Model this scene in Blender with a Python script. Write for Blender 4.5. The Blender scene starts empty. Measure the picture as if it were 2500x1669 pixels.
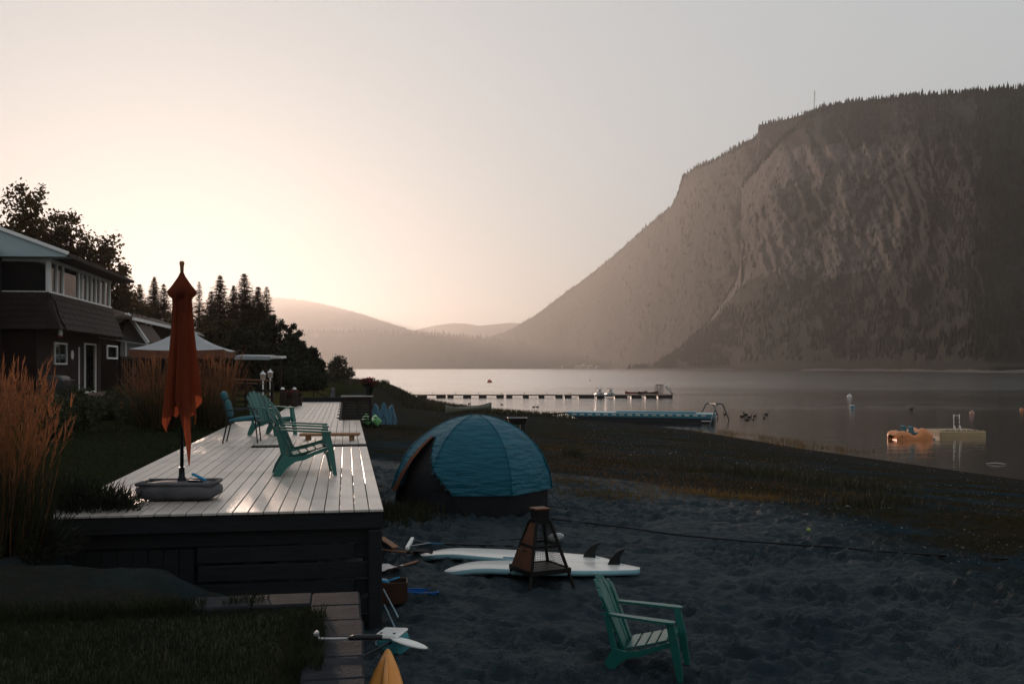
import bpy, bmesh, math, random
import numpy as np
from mathutils import Vector, Matrix, Euler
random.seed(7); np.random.seed(7)
sc = bpy.context.scene
COL = sc.collection
R = math.radians

# ---------------------------------------------------------------- camera
F, CX, HY, CZ = 2430.0, 1250.0, 898.0, 4.0        # focal length / horizon in photo pixels, eye height above the lake
cam = bpy.data.cameras.new('camera'); camo = bpy.data.objects.new('camera', cam); COL.objects.link(camo)
camo.location = (0, 0, CZ); camo.rotation_euler = (R(90), 0, 0)
cam.sensor_width = 36; cam.lens = F * 36 / 2500
cam.shift_y = (HY - 834.5) / 2500
cam.clip_start = 0.1; cam.clip_end = 60000
sc.camera = camo

# ---------------------------------------------------------------- sky, sun, exposure
SUN_AZ, SUN_EL = R(-18.6), R(5.6)                  # azimuth from +Y towards +X
w = bpy.data.worlds.new('World'); sc.world = w; w.use_nodes = True
nt = w.node_tree; nt.nodes.clear()
out = nt.nodes.new('ShaderNodeOutputWorld'); bg = nt.nodes.new('ShaderNodeBackground')
sky = nt.nodes.new('ShaderNodeTexSky'); sky.sky_type = 'NISHITA'; sky.sun_disc = False
sky.sun_elevation = SUN_EL; sky.sun_rotation = SUN_AZ
sky.air_density = 1.0; sky.dust_density = 1.0; sky.ozone_density = 1.0; sky.altitude = 350
hs = nt.nodes.new('ShaderNodeHueSaturation'); hs.inputs['Saturation'].default_value = 0.9
gm = nt.nodes.new('ShaderNodeGamma'); gm.inputs['Gamma'].default_value = 0.11
bg.inputs['Strength'].default_value = 0.15
nt.links.new(sky.outputs[0], gm.inputs[0]); nt.links.new(gm.outputs[0], hs.inputs['Color'])
nt.links.new(hs.outputs[0], bg.inputs[0]); nt.links.new(bg.outputs[0], out.inputs[0])
sl = bpy.data.lights.new('sun', 'SUN'); sl.energy = 1.3; sl.angle = R(0.55); sl.color = (1.0, 0.71, 0.55)
so = bpy.data.objects.new('sun', sl); COL.objects.link(so)
sd = Vector((math.sin(SUN_AZ) * math.cos(SUN_EL), math.cos(SUN_AZ) * math.cos(SUN_EL), math.sin(SUN_EL)))
so.rotation_euler = sd.to_track_quat('Z', 'Y').to_euler(); so.location = sd * 100
vs = sc.view_settings; vs.view_transform = 'Standard'; vs.look = 'None'; vs.gamma = 1.0; vs.exposure = 1.85
cy = sc.cycles; cy.use_denoising = True; cy.denoiser = 'OPENIMAGEDENOISE'
cy.max_bounces = 6; cy.volume_bounces = 1; cy.transparent_max_bounces = 12; cy.sample_clamp_indirect = 4.0
cy.caustics_reflective = False; cy.caustics_refractive = False

# ---------------------------------------------------------------- helpers: materials
MATS = {}
def mat(name, c1, c2=None, scale=6.0, rough=0.6, bump=0.0, bscale=None, stretch=(1, 1, 1), metal=0.0, spec=0.22,
        transl=0.0, coat=0.0, emit=None, detail=5.0, bdist=0.01, coords='Object', rvar=0.0, c3=None, s3=1.0):
    if name in MATS: return MATS[name]
    m = bpy.data.materials.new(name); m.use_nodes = True; t = m.node_tree; N, L = t.nodes, t.links
    b = N['Principled BSDF']; o = N['Material Output']
    b.inputs['Roughness'].default_value = rough; b.inputs['Metallic'].default_value = metal
    b.inputs['Specular IOR Level'].default_value = spec; b.inputs['Coat Weight'].default_value = coat
    tc = N.new('ShaderNodeTexCoord'); mp = N.new('ShaderNodeMapping'); mp.inputs['Scale'].default_value = stretch
    L.new(tc.outputs[coords], mp.inputs[0])
    c2 = c2 or tuple(x * 0.7 for x in c1)
    nz = N.new('ShaderNodeTexNoise'); nz.inputs['Scale'].default_value = scale; nz.inputs['Detail'].default_value = detail
    nz.inputs['Roughness'].default_value = 0.65
    L.new(mp.outputs[0], nz.inputs['Vector'])
    rp = N.new('ShaderNodeValToRGB'); rp.color_ramp.elements[0].position = 0.3; rp.color_ramp.elements[1].position = 0.7
    rp.color_ramp.elements[0].color = (*c2, 1); rp.color_ramp.elements[1].color = (*c1, 1)
    L.new(nz.outputs['Fac'], rp.inputs[0]); col = rp.outputs[0]
    if c3:
        n3 = N.new('ShaderNodeTexNoise'); n3.inputs['Scale'].default_value = s3; n3.inputs['Detail'].default_value = 4
        L.new(tc.outputs[coords], n3.inputs['Vector'])
        r3 = N.new('ShaderNodeValToRGB'); r3.color_ramp.elements[0].position = 0.45; r3.color_ramp.elements[1].position = 0.62
        L.new(n3.outputs['Fac'], r3.inputs[0])
        mx = N.new('ShaderNodeMix'); mx.data_type = 'RGBA'; mx.inputs['B'].default_value = (*c3, 1)
        L.new(r3.outputs[0], mx.inputs['Factor']); L.new(col, mx.inputs['A']); col = mx.outputs['Result']
    # every object a touch different
    oi = N.new('ShaderNodeObjectInfo'); hv = N.new('ShaderNodeHueSaturation')
    mr = N.new('ShaderNodeMapRange'); mr.inputs['To Min'].default_value = 0.86; mr.inputs['To Max'].default_value = 1.14
    L.new(oi.outputs['Random'], mr.inputs['Value']); L.new(mr.outputs[0], hv.inputs['Value']); L.new(col, hv.inputs['Color'])
    L.new(hv.outputs[0], b.inputs['Base Color'])
    if rvar:
        rr = N.new('ShaderNodeMapRange'); rr.inputs['To Min'].default_value = rough - rvar; rr.inputs['To Max'].default_value = rough + rvar
        L.new(nz.outputs['Fac'], rr.inputs['Value']); L.new(rr.outputs[0], b.inputs['Roughness'])
    if bump:
        nb = N.new('ShaderNodeTexNoise'); nb.inputs['Scale'].default_value = bscale or scale * 4; nb.inputs['Detail'].default_value = 6
        L.new(mp.outputs[0], nb.inputs['Vector'])
        bp = N.new('ShaderNodeBump'); bp.inputs['Strength'].default_value = bump; bp.inputs['Distance'].default_value = bdist
        L.new(nb.outputs['Fac'], bp.inputs['Height']); L.new(bp.outputs[0], b.inputs['Normal'])
    if emit:
        b.inputs['Emission Color'].default_value = (*emit[0], 1); b.inputs['Emission Strength'].default_value = emit[1]
    if transl:
        tr = N.new('ShaderNodeBsdfTranslucent'); L.new(hv.outputs[0], tr.inputs['Color'])
        ms = N.new('ShaderNodeMixShader'); ms.inputs[0].default_value = transl
        L.new(b.outputs[0], ms.inputs[1]); L.new(tr.outputs[0], ms.inputs[2]); L.new(ms.outputs[0], o.inputs['Surface'])
    MATS[name] = m
    return m

# ---------------------------------------------------------------- helpers: meshes and objects
class MB:
    """collects simple shapes, then links them as ONE mesh object"""
    def __init__(s): s.v = []; s.f = []; s.smooth = False
    def add(s, vs, fs, M=None):
        o = len(s.v)
        s.v += [tuple(M @ Vector(p)) for p in vs] if M is not None else [tuple(p) for p in vs]
        s.f += [tuple(i + o for i in f) for f in fs]; return s
    def box(s, c, d, rot=None, bev=0.0):
        x, y, z = d[0] / 2, d[1] / 2, d[2] / 2
        M = Matrix.Translation(c) @ (Euler(rot).to_matrix().to_4x4() if rot else Matrix())
        b = min(bev, x * .9, y * .9, z * .9)
        if b <= 0:
            vs = [(-x, -y, -z), (x, -y, -z), (x, y, -z), (-x, y, -z), (-x, -y, z), (x, -y, z), (x, y, z), (-x, y, z)]
            return s.add(vs, [(3, 2, 1, 0), (4, 5, 6, 7), (0, 1, 5, 4), (1, 2, 6, 5), (2, 3, 7, 6), (3, 0, 4, 7)], M)
        # chamfered box: 24 vertices
        vs = []; idx = {}
        for sx in (-1, 1):
            for sy in (-1, 1):
                for sz in (-1, 1):
                    for a in range(3):
                        p = [sx * (x - b), sy * (y - b), sz * (z - b)]; p[a] = (sx * x, sy * y, sz * z)[a]
                        idx[(sx, sy, sz, a)] = len(vs); vs.append(tuple(p))
        fs = []
        def quad(keys):
            p = [Vector(vs[idx[k]]) for k in keys]
            n = (p[1] - p[0]).cross(p[2] - p[0]); c0 = sum(p, Vector()) / len(p)
            ks = [idx[k] for k in keys]; fs.append(tuple(ks if n.dot(c0) > 0 else ks[::-1]))
        for a in range(3):
            o1, o2 = (a + 1) % 3, (a + 2) % 3
            for sg in (-1, 1):
                ks = []
                for q1, q2 in ((-1, -1), (1, -1), (1, 1), (-1, 1)):
                    k = [0, 0, 0]; k[a] = sg; k[o1] = q1; k[o2] = q2; ks.append((*k, a))
                quad(ks)
            for q1 in (-1, 1):
                for q2 in (-1, 1):
                    k1 = [0, 0, 0]; k1[o1] = q1; k1[o2] = q2; k1[a] = -1; k2 = list(k1); k2[a] = 1
                    quad([(*k1, o1), (*k2, o1), (*k2, o2), (*k1, o2)])
        for sx in (-1, 1):
            for sy in (-1, 1):
                for sz in (-1, 1): quad([(sx, sy, sz, 0), (sx, sy, sz, 1), (sx, sy, sz, 2)])
        return s.add(vs, fs, M)
    def bar(s, a, b, wd, th=None, up=(0, 0, 1), bev=0.0):
        a, b = Vector(a), Vector(b); d = b - a; L = d.length; y = d.normalized(); u = Vector(up)
        x = y.cross(u)
        if x.length < 1e-4: x = y.cross(Vector((1, 0, 0)))
        x.normalize(); z = x.cross(y)
        M = Matrix((x, y, z)).transposed().to_4x4(); M.translation = (a + b) / 2
        t = MB().box((0, 0, 0), (wd, L, th or wd), None, bev); return s.add(t.v, t.f, M)
    def tube(s, pts, r, n=8, caps=True):
        pts = [Vector(p) for p in pts]; k = len(pts); rs = r if isinstance(r, (list, tuple)) else [r] * k
        o = len(s.v); prev = None
        for i, p in enumerate(pts):
            d = (pts[min(i + 1, k - 1)] - pts[max(i - 1, 0)]).normalized()
            if prev is None:
                x = d.orthogonal().normalized()
            else:
                x = prev - d * prev.dot(d); x = x.normalized() if x.length > 1e-6 else d.orthogonal().normalized()
            prev = x; y = d.cross(x)
            for j in range(n):
                a = 2 * math.pi * j / n; s.v.append(tuple(p + (x * math.cos(a) + y * math.sin(a)) * rs[i]))
        for i in range(k - 1):
            for j in range(n):
                a, b = o + i * n + j, o + i * n + (j + 1) % n; s.f.append((a, b, b + n, a + n))
        if caps:
            s.f.append(tuple(o + j for j in range(n))[::-1]); s.f.append(tuple(o + (k - 1) * n + j for j in range(n)))
        return s
    def lathe(s, prof, n=16, c=(0, 0, 0), caps=True):
        o = len(s.v); k = len(prof)
        for r, z in prof:
            for j in range(n):
                a = 2 * math.pi * j / n; s.v.append((c[0] + r * math.cos(a), c[1] + r * math.sin(a), c[2] + z))
        for i in range(k - 1):
            for j in range(n):
                a, b = o + i * n + j, o + i * n + (j + 1) % n; s.f.append((a, b, b + n, a + n))
        if caps:
            s.f.append(tuple(o + j for j in range(n))[::-1]); s.f.append(tuple(o + (k - 1) * n + j for j in range(n)))
        return s
    def grid(s, rows, closed=False):
        o = len(s.v); n = len(rows[0])
        for r in rows: s.v += [tuple(p) for p in r]
        for i in range(len(rows) - 1):
            for j in range(n if closed else n - 1):
                a, b = o + i * n + j, o + i * n + (j + 1) % n; s.f.append((a, b, b + n, a + n))
        return s
    def prism(s, poly, M, th):
        """poly in local xy, extruded along local z by th, placed by matrix M"""
        n = len(poly); vs = [(x, y, 0) for x, y in poly] + [(x, y, th) for x, y in poly]
        fs = [tuple(range(n))[::-1], tuple(range(n, 2 * n))] + [(i, (i + 1) % n, n + (i + 1) % n, n + i) for i in range(n)]
        return s.add(vs, fs, M)
    def mesh(s, name, m):
        me = bpy.data.meshes.new(name); me.from_pydata(s.v, [], s.f); me.update()
        if m: me.materials.append(m)
        if s.smooth:
            me.polygons.foreach_set('use_smooth', [True] * len(me.polygons))
        return me
    def build(s, name, m, parent=None, smooth=None, angle=None):
        if smooth is not None: s.smooth = smooth
        me = s.mesh(name, m)
        if s.smooth and angle: me.set_sharp_from_angle(angle=R(angle))
        o = bpy.data.objects.new(name, me); COL.objects.link(o)
        if parent: o.parent = parent
        return o
def rbox(c, d, p=4.0, q=4.0, wob=0.0):
    """soft cushion-like box (superellipsoid)"""
    rows = []; sg = lambda v, e: math.copysign(abs(v) ** e, v)
    for i in range(13):
        a = -math.pi / 2 + math.pi * i / 12; row = []
        for j in range(40):
            b = 2 * math.pi * j / 40; k = 1 + wob * math.sin(5 * b + 2 * a) + wob * .6 * math.sin(11 * b + 3)
            row.append((c[0] + d[0] / 2 * sg(math.cos(a), 2 / q) * sg(math.cos(b), 2 / p) * k, c[1] + d[1] / 2 * sg(math.cos(a), 2 / q) * sg(math.sin(b), 2 / p) * k, c[2] + d[2] / 2 * sg(math.sin(a), 2 / q)))
        rows.append(row)
    return MB().grid(rows, True)
def npmesh(name, V, Fc, m, smooth=False, parent=None):
    """fast mesh from numpy vertices (n,3) and faces (k,3|4)"""
    V = np.asarray(V, dtype=np.float32); Fc = np.asarray(Fc, dtype=np.int32)
    me = bpy.data.meshes.new(name); me.vertices.add(len(V)); me.vertices.foreach_set('co', V.ravel())
    k = Fc.shape[1]; me.loops.add(Fc.size); me.loops.foreach_set('vertex_index', Fc.ravel())
    me.polygons.add(len(Fc)); me.polygons.foreach_set('loop_start', np.arange(0, Fc.size, k, dtype=np.int32))
    me.update(calc_edges=True)
    if m: me.materials.append(m)
    me.polygons.foreach_set('use_smooth', np.full(len(Fc), smooth, dtype=bool))
    o = bpy.data.objects.new(name, me); COL.objects.link(o)
    if parent: o.parent = parent
    return o
def tag(o, label=None, cat=None, group=None, kind=None):
    if label: o['label'] = label
    if cat: o['category'] = cat
    if group: o['group'] = group
    if kind: o['kind'] = kind
    return o
def thing(name, label, cat, loc=(0, 0, 0), rz=0.0, group=None):
    o = bpy.data.objects.new(name, None); COL.objects.link(o); o.location = loc; o.rotation_euler = (0, 0, rz)
    o.empty_display_size = 0.1
    return tag(o, label, cat, group)
def dup(o, loc=None, rot=None, label=None, group=None, scale=None, parent=None):
    c = o.copy(); COL.objects.link(c)
    if parent: c.parent = parent
    if loc is not None: c.location = loc
    if rot is not None: c.rotation_euler = rot
    if scale is not None: c.scale = (scale,) * 3 if not isinstance(scale, (tuple, list)) else scale
    tag(c, label, None, group)
    for ch in list(o.children): dup(ch, parent=c)
    return c

# ---------------------------------------------------------------- layout: directions along / across the shore
BA = math.atan((CX - 845) / F)                     # boards run this far left of straight ahead
U = Vector((-math.sin(BA), math.cos(BA), 0)); V_ = Vector((math.cos(BA), math.sin(BA), 0))
O2 = Vector((-1.287, 9.99, 0))                     # near lake-side corner of the deck
DECK_Z, LAWN_Z = 2.59, 2.34
def uv(u, v, z=0.0): p = O2 + U * u + V_ * v; return Vector((p.x, p.y, z))
def touv(x, y):
    dx, dy = x - O2.x, y - O2.y
    return dx * U.x + dy * U.y, dx * V_.x + dy * V_.y
def atY(px, py, Y): return Vector(((px - CX) * Y / F, Y, CZ - (py - HY) * Y / F))
def atZ(px, py, z):
    Y = (CZ - z) * F / (py - HY); return Vector(((px - CX) * Y / F, Y, z))
SHORE = np.array([(30, -30), (27, 0), (22.5, 20), (18.3, 35.5), (14.6, 48.7), (11.6, 64), (6.0, 78), (-1.8, 90), (-6, 104), (-10, 119), (-20, 142), (-17.5, 150), (-25, 158), (-45, 182), (-70, 300), (-140, 900)], float)
def shore_dist(x, y):
    """signed distance to the waterline, positive on the land side"""
    x = np.asarray(x, float); y = np.asarray(y, float); best = np.full(x.shape, 1e9); sg = np.ones(x.shape)
    for (ax, ay), (bx, by) in zip(SHORE[:-1], SHORE[1:]):
        ex, ey = bx - ax, by - ay; L2 = ex * ex + ey * ey
        t = np.clip(((x - ax) * ex + (y - ay) * ey) / L2, 0, 1)
        dx, dy = x - ax - t * ex, y - ay - t * ey; d = np.hypot(dx, dy)
        cr = ex * (y - ay) - ey * (x - ax); m = d < best - 1e-9
        best = np.where(m, d, best); sg = np.where(m, np.where(cr > 0, 1.0, -1.0), sg)
    return best * sg
def sstep(a, b, x): t = np.clip((x - a) / (b - a), 0, 1); return t * t * (3 - 2 * t)
_rs = np.random.RandomState(11)
_LAT = _rs.rand(256, 256)
def vnoise(x, y):
    """tileable value noise"""
    xi = np.floor(x).astype(int); yi = np.floor(y).astype(int); fx, fy = x - xi, y - yi
    fx = fx * fx * (3 - 2 * fx); fy = fy * fy * (3 - 2 * fy); g = lambda i, j: _LAT[i & 255, j & 255]
    return (g(xi, yi) * (1 - fx) + g(xi + 1, yi) * fx) * (1 - fy) + (g(xi, yi + 1) * (1 - fx) + g(xi + 1, yi + 1) * fx) * fy
def fbm(x, y, o=4, g=0.5):
    s, a, n = 0, 1, 0
    for i in range(o):
        s = s + a * vnoise(x * 2 ** i + 17 * i, y * 2 ** i + 31 * i); n += a; a *= g
    return s / n
def dents(x, y, cs, seed):
    """trodden hollows with raised rims, one per jittered cell"""
    cx, cy = np.floor(x / cs).astype(int), np.floor(y / cs).astype(int); best = np.full(x.shape, 9.0)
    for i in (-1, 0, 1):
        for j in (-1, 0, 1):
            a, b = cx + i + seed, cy + j + seed * 3; jx, jy, an, el = _LAT[a & 255, b & 255], _LAT[(a + 91) & 255, (b + 57) & 255], _LAT[(a + 13) & 255, (b + 171) & 255] * 6.28, _LAT[(a + 200) & 255, (b + 5) & 255]
            dx, dy = x / cs - (cx + i + jx), y / cs - (cy + j + jy); c, s = np.cos(an), np.sin(an); p, q = dx * c + dy * s, -dx * s + dy * c
            best = np.minimum(best, np.hypot(p / (.42 + .25 * el), q / (.27 + .12 * el)))
    return np.where(best < 1, -(1 - best ** 2), 0) + .55 * np.exp(-((best - 1.12) / .22) ** 2)
def ground_z(x, y, fine=False):
    x = np.asarray(x, float); y = np.asarray(y, float)
    d = shore_dist(x, y)
    z = np.interp(d, [-200, -30, -6, 0, 2, 6, 12, 18, 24, 34, 60], [-6, -2.4, -.5, 0, .12, .36, .82, 1.2, 1.42, 1.6, 2.2])
    z = z - 0.28 * np.exp(-(((x - 2.2) / 3.2) ** 2 + ((y - 9.5) / 4.0) ** 2))
    u = (x - O2.x) * U.x + (y - O2.y) * U.y; v = (x - O2.x) * V_.x + (y - O2.y) * V_.y
    # upper bank: lawn level left of the deck, behind it and further along the shore
    lawn = 2.42 + np.clip((-v - 6) * 0.045, 0, 0.62)
    edge = np.interp(u, [-2.9, -.3, 16.5, 18.5, 33, 40, 62, 72, 95, 110, 140], [-3.0, -3.0, -3.0, -1.2, -1.2, -1.0, -1.5, 1.2, 3.5, 0.5, -9])
    z = np.where(u > -2.0, z + (lawn - z) * sstep(edge + np.interp(u, [0, 40, 60, 110], [.1, .3, 3.0, 7]), edge - .15, v), z)
    # mound of sand heaped between the near lawn wall and the deck
    md = np.clip(1 - np.abs((u + 1.55) / 1.9), 0, 1) ** .6
    mz = np.interp(v, [-6, -2.9, -1.9, -1.4, -.95, -.45], [2.44, 2.42, 2.36, 2.05, 1.64, 1.4])
    z = np.where((u <= .3) & (v < -.3), np.maximum(z, z + (mz - z) * md), z)
    z = np.where((u <= -2.92) & (v < -.45), LAWN_Z - .05, z)
    dry = sstep(.3, 3.0, d)
    bare = dry * ((z < 2.0) | ((u > -2.92) & (u < .3)))
    z = z + bare * (fbm(x * .35, y * .35, 3) - .5) * .10
    if fine:
        a = bare * sstep(45, 14, y) * np.where((u < .3) & (v < -.3), .35, 1.0)
        wx = x + .18 * fbm(x * 2.3, y * 2.3, 2); wy = y + .18 * fbm(x * 2.1 + 9, y * 2.1, 2)
        n1 = 1 - np.abs(2 * fbm(wx * 1.9, wy * 2.8, 2) - 1); n2 = 1 - np.abs(2 * fbm(wx * 4.6 + 5, wy * 5.2, 2) - 1)
        z = z + a * ((n1 - .6) * .07 + (n2 - .6) * .05) + bare * (fbm(x * 1.1, y * 1.1, 3) - .5) * .05
        a = a * (.30 + .70 * sstep(.36, .58, fbm(x * .55 + 3, y * .8, 3)))
        for cs, dp, sd_ in ((.50, .058, 0), (.36, .048, 77), (.21, .030, 31)):
            z = z + a * dents(x + .05 * n2, y + .05 * n1, cs, sd_) * dp
    return z
def gz(x, y): return float(ground_z(np.array([x]), np.array([y]))[0])
def onG(px, py, lift=0.0):
    """where the sight line through a photo pixel meets the ground: gives a world position to stand a thing on"""
    Y = 3.0; dx, dz = (px - CX) / F, (py - HY) / F
    Ys = np.geomspace(4, 300, 2400); g = ground_z(dx * Ys, Ys); h = CZ - dz * Ys
    i = int(np.argmax(h <= g)) if np.any(h <= g) else len(Ys) - 1
    Y = Ys[i]; return Vector((dx * Y, Y, float(g[i]) + lift))

# ================================================================ SETTING
# ---- ground: one sheet, finer near the beach
def ground_material():
    m = bpy.data.materials.new('beach_ground'); m.use_nodes = True; t = m.node_tree; N, L = t.nodes, t.links
    b = N['Principled BSDF']; b.inputs['Roughness'].default_value = .9; b.inputs['Specular IOR Level'].default_value = 0.0
    tc = N.new('ShaderNodeTexCoord')
    def noise(s, d=5, st=None):
        n = N.new('ShaderNodeTexNoise'); n.inputs['Scale'].default_value = s; n.inputs['Detail'].default_value = d; n.inputs['Roughness'].default_value = .65
        src = tc.outputs['Object']
        if st:
            mp = N.new('ShaderNodeMapping'); mp.inputs['Scale'].default_value = st; mp.inputs['Rotation'].default_value = (0, 0, R(-18)); L.new(src, mp.inputs[0]); src = mp.outputs[0]
        L.new(src, n.inputs['Vector']); return n.outputs['Fac']
    def ramp(v, p0, p1, c0, c1):
        r = N.new('ShaderNodeValToRGB'); e = r.color_ramp.elements; e[0].position, e[1].position = p0, p1; e[0].color, e[1].color = (*c0, 1), (*c1, 1)
        L.new(v, r.inputs[0]); return r.outputs[0]
    def mix(f, a, c):
        x = N.new('ShaderNodeMix'); x.data_type = 'RGBA'; L.new(f, x.inputs['Factor'])
        for k, q in (('A', a), ('B', c)):
            if isinstance(q, tuple): x.inputs[k].default_value = (*q, 1)
            else: L.new(q, x.inputs[k])
        return x.outputs['Result']
    sand = ramp(noise(1.3, 6), .3, .7, (.008, .017, .023), (.020, .034, .043))
    grit = ramp(noise(38, 3), .35, .7, (.006, .012, .017), (.050, .066, .074))
    col = mix(ramp(noise(.5, 3), .45, .6, (0, 0, 0), (.7, .7, .7)), sand, grit)
    at = N.new('ShaderNodeAttribute'); at.attribute_name = 'zone'; sp = N.new('ShaderNodeSeparateColor'); L.new(at.outputs['Color'], sp.inputs[0])
    weedy = mix(ramp(noise(6, 5, (1, 2.5, 1)), .35, .65, (0, 0, 0), (1, 1, 1)), (.030, .022, .013), (.014, .016, .009))
    def mul(a, bb):
        q = N.new('ShaderNodeMath'); q.operation = 'MULTIPLY'; L.new(a, q.inputs[0]); L.new(bb, q.inputs[1]); return q.outputs[0]
    pat = ramp(noise(.42, 5, (.6, 1.7, 1)), .36, .56, (0, 0, 0), (1, 1, 1))
    col = mix(mul(sp.outputs['Red'], pat), col, weedy)
    wet = mix(ramp(noise(14, 4, (.5, 2, 1)), .35, .65, (0, 0, 0), (1, 1, 1)), (.012, .012, .011), (.036, .033, .029))
    col = mix(sp.outputs['Green'], col, wet)
    col = mix(sp.outputs['Blue'], col, mix(noise(9, 5), (.010, .014, .006), (.022, .026, .011)))
    L.new(col, b.inputs['Base Color'])
    mxz = N.new('ShaderNodeMath'); mxz.operation = 'MAXIMUM'; L.new(sp.outputs['Red'], mxz.inputs[0]); L.new(sp.outputs['Green'], mxz.inputs[1]); mxb = N.new('ShaderNodeMath'); mxb.operation = 'MAXIMUM'; L.new(mxz.outputs[0], mxb.inputs[0]); L.new(sp.outputs['Blue'], mxb.inputs[1])
    sg_ = N.new('ShaderNodeMapRange'); sg_.inputs['From Max'].default_value = .6; sg_.inputs['To Min'].default_value = .08; sg_.inputs['To Max'].default_value = 0.0; L.new(mxb.outputs[0], sg_.inputs['Value']); L.new(sg_.outputs[0], b.inputs['Specular IOR Level'])
    rg = N.new('ShaderNodeMapRange'); rg.inputs['To Min'].default_value = .62; rg.inputs['To Max'].default_value = .8; L.new(sp.outputs['Green'], rg.inputs['Value']); L.new(rg.outputs[0], b.inputs['Roughness'])
    b1 = N.new('ShaderNodeBump'); b1.inputs['Strength'].default_value = 1.0; b1.inputs['Distance'].default_value = .05; L.new(noise(9, 8), b1.inputs['Height'])
    b2 = N.new('ShaderNodeBump'); b2.inputs['Strength'].default_value = .5; b2.inputs['Distance'].default_value = .008; L.new(noise(55, 3), b2.inputs['Height']); L.new(b1.outputs[0], b2.inputs['Normal'])
    L.new(b2.outputs[0], b.inputs['Normal'])
    return m
ys = np.concatenate([np.linspace(1.5, 4.2, 14)[:-1], np.geomspace(4.2, 60, 640), np.geomspace(60, 700, 150)[1:]])
xs = np.concatenate([np.linspace(-3.0, -.75, 40)[:-1], np.linspace(-.75, .8, 590), np.linspace(.8, 2.5, 25)[1:]])
YY, XX = np.meshgrid(ys, xs, indexing='ij'); GX = XX * np.maximum(YY, 3.0); GY = YY
GZ = ground_z(GX, GY, True)
nr, nc = GX.shape; ii = np.arange(nr * nc).reshape(nr, nc)
gf = np.stack([ii[:-1, :-1], ii[:-1, 1:], ii[1:, 1:], ii[1:, :-1]], -1).reshape(-1, 4)
ground = npmesh('ground', np.stack([GX, GY, GZ], -1).reshape(-1, 3), gf, ground_material(), True)
tag(ground, 'dark trampled sand and gravel beach sloping to the lake', 'beach', kind='structure')
dd = shore_dist(GX, GY); gu = (GX - O2.x) * U.x + (GY - O2.y) * U.y; gv = (GX - O2.x) * V_.x + (GY - O2.y) * V_.y
weed = sstep(19 + 16 * sstep(24, 32, GY), 14 + 10 * sstep(24, 32, GY), dd + 5 * (fbm(GX * .2, GY * .2, 3) - .5)) * sstep(.5, 3, dd); weed = np.where((gu < .3) & (gv < -.35) & (gu > -3), .7, weed); wetz = sstep(4.5, .6, dd + 2 * (fbm(GX * .5, GY * .5, 3) - .5)); grz = ((GZ > 2.15) & ((gu > .3) | (gu < -2.9) | (gv < -5))).astype(float)
at = ground.data.attributes.new('zone', 'FLOAT_COLOR', 'POINT')
at.data.foreach_set('color', np.stack([weed, wetz, grz, np.ones_like(weed)], -1).astype(np.float32).ravel())
# the bed of the lake and the land beyond, out to the horizon
bed = MB().add([(-6400, -1700, -7), (6400, -1700, -7), (6400, 11000, -7), (-6400, 11000, -7)], [(0, 1, 2, 3)]).build('lake_bed', mat('lake_bed', (.05, .045, .035), scale=.05))
tag(bed, 'silty lake bed under the water', 'lake bed', kind='structure')

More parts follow.
